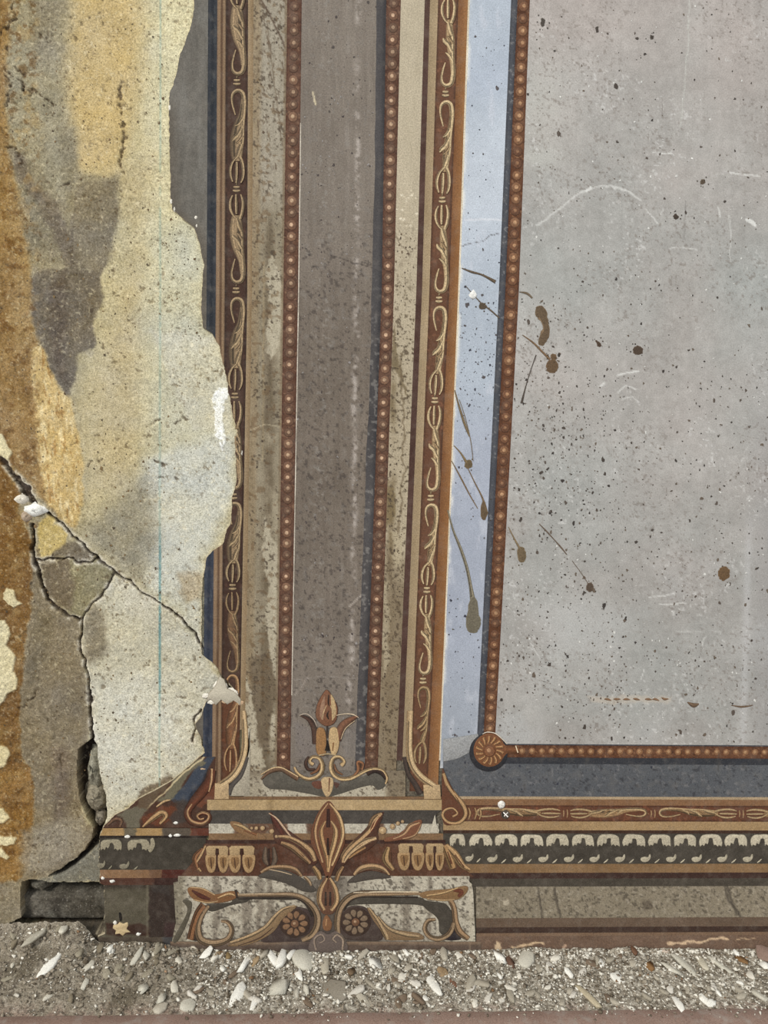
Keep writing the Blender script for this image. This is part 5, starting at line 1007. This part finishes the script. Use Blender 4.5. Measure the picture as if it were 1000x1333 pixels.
# ================================================================== FLOOR, RUBBLE, DEBRIS
flx0, flx1 = -.95, 1.25
v, f = boxmesh(flx0, flx1, -1.6, .09, -.06, -.002); put('floor', v, f, (104, 84, 74), M_wood, None, False, kind='structure')
# board edge: red-brown strip in front of the rubble
ya = float(F(20, 1326)[1]); yb = float(F(980, 1316)[1])
nb = 200; bx = np.linspace(flx0, flx1, nb); V_ = []; C_ = []
prof = [(0, -.004), (0, .004), (-.004, .007), (-.03, .008), (-.16, .008), (-.17, .003), (-.17, -.004)]
for i, x_ in enumerate(bx):
    y_ = (ya+yb)/2
    for a, b in prof:
        V_.append((x_, y_+a+.0012*math.sin(x_*40)*(a == 0), b)); C_.append(np.array((146, 122, 110))+16*fbm(np.array(x_*90.), np.array(a*300.), 4, 501))
m_ = len(prof); ii = np.arange(nb-1)[:, None]*m_+np.arange(m_-1)[None]; ff = np.stack([ii, ii+1, ii+m_+1, ii+m_], -1).reshape(-1, 4)
put('trim_1', V_, ff, np.array(C_), M_wood, None, True, kind='structure')
yfront = (ya+yb)/2
# bed of dust and crumbs
nx, ny = 760, 84
gx = np.linspace(flx0, flx1, nx); gy = np.linspace(yfront-.012, -.0022, ny); GX, GY = np.meshgrid(gx, gy)
U, V2 = GX*740, GY*740
heap = .004+.012*np.exp(GY/.028)*(1+.6*fbm(U, V2*0, 60, 511))
left = sstep(-.18, -.34, GX)
heap = heap+left*(.006+.010*sstep(-.14, -.02, GY))+.044*sstep(-.425, -.47, GX)*np.exp(GY/.03)
edge = sstep(yfront-.010, yfront+.03, GY)
Z = heap*edge+.0055*edge*(fbm(U, V2, 16, 512)*.6)+(.0028*np.abs(fbm(U, V2, 6, 513, 3))+.002*fbm(U, V2, 2.6, 514, 2))*(.35+.65*edge)+.003*(1-edge)+.001
GY = GY+(1-edge)*.010*fbm(U, V2*0, 12, 523, 4)
Pp = Paint(U, V2, (146, 138, 124)); Pp.noise(50, 10, 515); Pp.noise(12, 16, 516); Pp.noise(3, 20, 517, 2)
Pp.mix(left, (120, 110, 94), .6); Pp.mix(sstep(.1, .5, fbm(U, V2, 30, 518))*(1-left*.7), (182, 176, 162), .6); Pp.mix((1-edge)*sstep(-.3, .3, fbm(U, V2, 20, 519)), (140, 118, 106), .8)
Pp.specks(3.2, .25, (200, 194, 180), .7, 520, 1-.6*left); Pp.specks(3.6, .30, (80, 72, 62), .7, 521); Pp.mix(sstep(.2, .5, fbm(U, V2, 40, 522))*left, (84, 76, 62), .6)
bed = put('rubble_bed', np.stack([GX, GY, Z], -1).reshape(-1, 3), grid_faces(ny, nx)[:, ::-1], Pp.c.reshape(-1, 3), M_rubble, None, True, kind='stuff', label='strip of grey plaster dust and grit lying along the wall foot', category='rubble')
def zbed(x, y):
    i = np.clip(((np.asarray(x)-flx0)/(flx1-flx0)*(nx-1)).astype(int), 0, nx-1); j = np.clip(((np.asarray(y)-gy[0])/(gy[-1]-gy[0])*(ny-1)).astype(int), 0, ny-1); return Z[j, i]
import bmesh
def rock(seed, n=11, sharp=1.0):
    """convex chip of unit size"""
    rg = np.random.RandomState(seed); bm = bmesh.new()
    for _ in range(n):
        q = rg.randn(3); q /= np.linalg.norm(q); q *= rg.uniform(.75, 1.05)
        bm.verts.new(q)
    r_h = bmesh.ops.convex_hull(bm, input=bm.verts)
    bmesh.ops.delete(bm, geom=[e for e in r_h['geom_interior'] if isinstance(e, bmesh.types.BMVert)], context='VERTS')
    bmesh.ops.triangulate(bm, faces=bm.faces)
    V_ = np.array([v_.co[:] for v_ in bm.verts]); bm.verts.index_update(); F_ = np.array([[v_.index for v_ in f_.verts] for f_ in bm.faces]); bm.free()
    mx = np.abs(V_).max(0); V_ /= mx; return V_, F_
protos = [rock(s, 10+s % 6) for s in range(24)]
def flake(seed):
    """thin broken piece of plaster: jagged outline, chamfered top"""
    rg = np.random.RandomState(seed+100); n = rg.randint(6, 10); a = (np.arange(n)+rg.uniform(-.32, .32, n))/n*2*np.pi; r = rg.uniform(.62, 1.05, n)
    xy = np.stack([np.cos(a)*r, np.sin(a)*r], 1); tx, ty = rg.uniform(-.3, .3, 2)
    top = np.concatenate([xy*.86, (1+xy[:, :1]*tx+xy[:, 1:]*ty+rg.randn(n, 1)*.12)], 1); mid = np.concatenate([xy, np.full((n, 1), .45)+rg.randn(n, 1)*.1], 1); bot = np.concatenate([xy*.94, np.full((n, 1), -1.)], 1)
    V_ = np.concatenate([top, mid, bot, [[0, 0, 1.08]], [[0, 0, -1]]]); i = np.arange(n); j = (i+1) % n; F_ = []
    for o in (0, n): F_ += [(o+x, o+n+x, o+n+y) for x, y in zip(i, j)]+[(o+x, o+n+y, o+y) for x, y in zip(i, j)]
    F_ += [(3*n, x, y) for x, y in zip(i, j)]+[(3*n+1, 2*n+y, 2*n+x) for x, y in zip(i, j)]
    V_[:, :2] /= np.abs(V_[:, :2]).max(0); return V_, np.array(F_)
flakes = [flake(s) for s in range(24)]
# gritty crumbs too small to pick apart
rg = np.random.RandomState(5); VV = []; FF = []; CC = []; k_ = 0
N_ = 17000
px = rg.uniform(-10, 1010, N_); py = 1238+98*rg.beta(1.0, 1.9, N_)
pos = F(px, py)
for i in range(N_):
    x_, y_ = pos[i, 0], pos[i, 1]
    if y_ > -.004: y_ = -.004-rg.rand()*.01
    lf = x_ < -.24
    if lf and rg.rand() < .45: continue
    if y_ < yfront and rg.rand() < .75: continue
    s_ = np.clip(np.exp(rg.randn()*.5)*.0016, .0009, .0050); v_, f_ = protos[rg.randint(24)]
    a = rg.uniform(0, 6.28); R_ = np.array([[math.cos(a), -math.sin(a), 0], [math.sin(a), math.cos(a), 0], [0, 0, 1]])
    q = (v_*np.array([s_*rg.uniform(.7, 1.5), s_*rg.uniform(.5, 1), s_*rg.uniform(.4, .8)]))@R_.T+np.array([x_, y_, (.008 if y_ < yfront else zbed(x_, y_))+s_*.3])
    q[:, 1] = np.minimum(q[:, 1], -.002)
    u = rg.rand(); c_ = (216, 211, 198) if u < (.18 if lf else .45) else (150, 140, 124) if u < .7 else (112, 102, 88) if u < .985 else (132, 104, 78)
    VV.append(q); FF.append(f_+k_); CC.append(np.repeat(np.array(c_, float)[None]+rg.randn()*10, len(q), 0)); k_ += len(q)
put('grit', np.concatenate(VV), np.concatenate(FF), np.concatenate(CC), M_chip, bed, False, kind='stuff')
def chip(px_, py_, w_, l_, th, c, ang=0, lab=None, grp=None, tilt=0, name='plaster_chip', seed=0, shape=None, cat='plaster chip', lift=.3):
    """w_, l_ in picture pixels across and up; lies on the dust"""
    base_p = F(px_, py_); x_, y_ = float(base_p[0]), float(min(base_p[1], -.006)); z_ = float(zbed(x_, y_))
    mm = .0013; v_, f_ = (protos if (lab and ('pebble' in lab or 'lump' in lab or 'stone' in lab)) else flakes)[seed % 24]; v_ = v_*np.array([1, 1, .8])
    vv = v_*np.array([w_*mm*.5, l_*mm*.5*1.15, th*.5])
    me = raw_mesh(name, vv, f_, np.asarray(c, float)+np.random.RandomState(seed).randn(len(vv), 1)*5, M_chip, False)
    o_ = link(name, me); dy = l_*mm*.5*math.cos(tilt)
    rt = random.Random(seed*3+1); o_.rotation_euler = (tilt+rt.uniform(-.1, .3), rt.uniform(-.28, .28), -ang); o_.location = (x_, min(y_, -dy*.9-.002) if tilt == 0 and l_ < 60 and abs(y_) < dy else y_, z_+th*.5*lift+l_*mm*.5*math.sin(tilt)*.8)
    if lab: o_['label'] = lab
    o_['category'] = cat
    if grp: o_['group'] = grp
    return o_
WHC, PLC, TNC, RSC = (232, 229, 219), (192, 187, 172), (158, 136, 106), (112, 94, 74)
G = 'larger plaster pieces on the dust strip'
big = [(361, 1288, 38, 36, .018, PLC, .1, 'largest rounded pale grey plaster lump below the pedestal'), (368, 1250, 13, 40, .014, WHC, .1, 'upright white plaster sliver leaning at the plinth below the left flower'), (356, 1252, 12, 30, .010, WHC, -.5, 'thin white flake just left of the upright white sliver'),
 (379, 1248, 9, 20, .010, WHC, .5, 'small white shard right of the upright white sliver'), (317, 1262, 14, 48, .010, WHC, .35, 'long white plaster strip left of the largest rounded lump'), (309, 1301, 17, 44, .010, WHC, .15, 'white plaster strip lying below the long white one'),
 (331, 1259, 14, 18, .006, TNC, .6, 'small tan flake touching the long white strip'), (395, 1258, 36, 40, .013, PLC, .3, 'thick plaster chunk with a tan core right of the white sliver'), (389, 1274, 12, 30, .009, WHC, -.3, 'white tapering shard under the chunk with the tan core'),
 (422, 1262, 18, 36, .010, (176, 168, 150), -.2, 'greyish wedge below the stem foot of the pedestal'), (437, 1297, 40, 46, .006, (146, 138, 124), .2, 'broad grey paint flake with a white curled rim'), (398, 1294, 11, 28, .010, PLC, -.2, 'narrow pale piece right of the rounded lump'),
 (386, 1300, 10, 34, .009, (180, 174, 160), .1, 'narrow grey piece touching the rounded lump'), (457, 1271, 14, 20, .012, RSC, 0, 'rust coloured pebble right of the greyish wedge'), (490, 1263, 22, 38, .010, WHC, -.3, 'white chalky chunk between rust pebble and leaf flake'),
 (566, 1290, 16, 50, .009, WHC, -.25, 'pointed white plaster shard below the right flower scroll'), (576, 1272, 16, 20, .006, (142, 120, 92), -.5, 'tan flake at the tip of the pointed white shard'), (590, 1282, 12, 24, .006, (122, 90, 72), -.3, 'brown flake right of the pointed white shard'),
 (647, 1250, 13, 32, .012, WHC, -.4, 'oval white pebble at the left end of the long skirting'), (684, 1258, 26, 32, .010, PLC, .4, 'angular pale piece under the skirting beside the brown crumbs'), (662, 1255, 14, 36, .008, (104, 80, 66), -.2, 'dark brown paint flake between two white pebbles'),
 (650, 1275, 9, 16, .008, WHC, 0, 'tiny white cone below the oval white pebble'), (740, 1273, 9, 18, .008, WHC, -.4, 'small oval white chip alone below the skirting'), (766, 1303, 10, 48, .008, (184, 172, 146), -.45, 'long beige splinter lying near the board edge'),
 (804, 1278, 28, 22, .009, WHC, .1, 'wide notched white flake under the skirting'), (884, 1312, 11, 34, .008, WHC, -.1, 'small white rectangular chip on the board edge'), (845, 1263, 16, 22, .014, (132, 100, 66), 0, 'rust coloured stone left of the white splinters'),
 (966, 1257, 18, 22, .014, (128, 98, 66), 0, 'rust coloured stone near the pinkish flake'), (948, 1236, 9, 18, .009, WHC, .1, 'white cube of plaster against the skirting base'), (993, 1261, 14, 22, .010, WHC, 0, 'round white lump below the pinkish flake'),
 (985, 1240, 28, 34, .008, (142, 120, 108), -.4, 'pinkish paint flake leaning on the skirting base'), (914, 1259, 14, 44, .008, (192, 184, 164), .15, 'flat beige slab between the diagonal splinters'), (861, 1243, 20, 10, .006, (196, 180, 164), .2, 'thin pinkish sliver against the skirting base'),
 (896, 1268, 14, 56, .008, PLC, -.6, 'long diagonal white splinter left of the beige slab'), (944, 1266, 12, 60, .008, PLC, -.75, 'long diagonal white splinter right of the beige slab'), (870, 1266, 12, 50, .008, PLC, -.7, 'diagonal white splinter right of the rust stone'), (821, 1243, 10, 18, .007, (108, 80, 62), .1, 'small brown flake standing at the skirting base'),
 (66, 1275, 22, 44, .010, WHC, .5, 'leaf shaped white plaster flake below the wall opening'), (50, 1255, 16, 40, .008, (176, 170, 154), .7, 'long pale grey flake above the leaf shaped one'), (186, 1298, 16, 22, .010, PLC, 0, 'rounded pale lump below the broken skirting'),
 (178, 1264, 10, 34, .008, PLC, .3, 'slim pale chip below the blue grey mark'), (190, 1262, 11, 24, .008, PLC, -.3, 'pale chip right of the slim one'), (211, 1306, 18, 24, .008, PLC, .5, 'pale wedge right of the rounded pale lump'), (208, 1318, 20, 18, .009, (180, 172, 156), .3, 'pale slab on the board edge at the dark gap'),
 (286, 1243, 12, 14, .008, TNC, 0, 'tan pebble against the plinth below the left scroll'), (300, 1244, 12, 18, .008, (132, 112, 80), .2, 'ochre flake right of the tan pebble'), (245, 1314, 22, 20, .008, PLC, .2, 'flat pale slab near the board edge left of the strips'),
 (111, 1294, 9, 18, .007, PLC, 0, 'pale crumb right of the leaf shaped flake'), (145, 1252, 10, 20, .008, WHC, 0, 'white pebble under the broken skirting'), (146, 1259, 8, 14, .007, WHC, .3, 'second white pebble under the broken skirting'), (988, 1300, 16, 26, .008, PLC, -.5, 'pale chip at the far end near the board edge')]
for q, (a, b, w_, l_, th, c_, an, lb) in enumerate(big): chip(a, b, w_*.95, l_*.9, th*.8, c_, an, lb, None, 0, seed=q+1)
# leaning sliver at the opening
V_ = np.array([(-.5, -1, -.5), (.5, -.8, -.5), (.45, .9, -.5), (.15, 1, -.5), (-.5, .1, -.5), (-.5, -1, .5), (.5, -.8, .5), (.45, .9, .5), (.15, 1, .5), (-.5, .1, .5)])*np.array([.011, .012, .003])
F5 = np.array([(0, 1, 2, 3, 4), (9, 8, 7, 6, 5)]); F4_ = np.array([(0, 5, 6, 1), (1, 6, 7, 2), (2, 7, 8, 3), (3, 8, 9, 4), (4, 9, 5, 0)])
me = raw_mesh('plaster_chip', V_, [F5, F4_], (146, 120, 92), M_chip, False); o = link('plaster_chip', me, None, label='thin tan sliver leaning at the dark opening', category='plaster chip')
pz = W(60, 1222); o.location = (float(pz[0]), -.012, float(pz[2])+.002); o.rotation_euler = (r_(75), r_(0), 0); o.rotation_euler = (r_(80), r_(28), 0)
# smaller chips one could still count
rg = random.Random(12); n_c = 0
zones = [(0, 130, 'left below the opening'), (130, 240, ''), (240, 500, ''), (500, 640, ''), (640, 1000, '')]
zl = ['small {} crumb in the dust below the dark opening', 'small {} crumb in the dust below the broken skirting', 'small {} crumb in the dust below the left half of the pedestal', 'small {} crumb in the dust below the right half of the pedestal', 'small {} crumb in the dust below the long skirting']
zg = ['below the opening', 'below the broken skirting', 'below the left pedestal half', 'below the right pedestal half', 'below the long skirting']
wt = [14, 22, 66, 44, 84]
for z_, cnt in enumerate(wt):
    for _ in range(cnt):
        a = rg.uniform(zones[z_][0]+4, zones[z_][1]-4); b = 1246+66*rg.random()**1.3
        if any(abs(a-t[0]) < t[2]*.55+4 and abs(b-t[1]) < t[3]*.35+4 for t in big): continue
        cn, cc = rg.choice([('white', WHC), ('white', (214, 208, 194)), ('white', (206, 200, 188)), ('grey', (160, 152, 136)), ('grey', (172, 164, 148)), ('brown', (118, 102, 86))] if z_ > 1 else [('white', (206, 200, 184)), ('grey', (150, 142, 124)), ('grey', (128, 118, 100))])
        s_ = rg.uniform(6, 12); chip(a, b, s_, s_*rg.uniform(1.1, 2.2), rg.uniform(.004, .008), cc, rg.uniform(-1.2, 1.2), zl[z_].format(cn), '%s crumbs %s' % (cn, zg[z_]), 0, seed=rg.randrange(999))
bpy.context.view_layer.update()
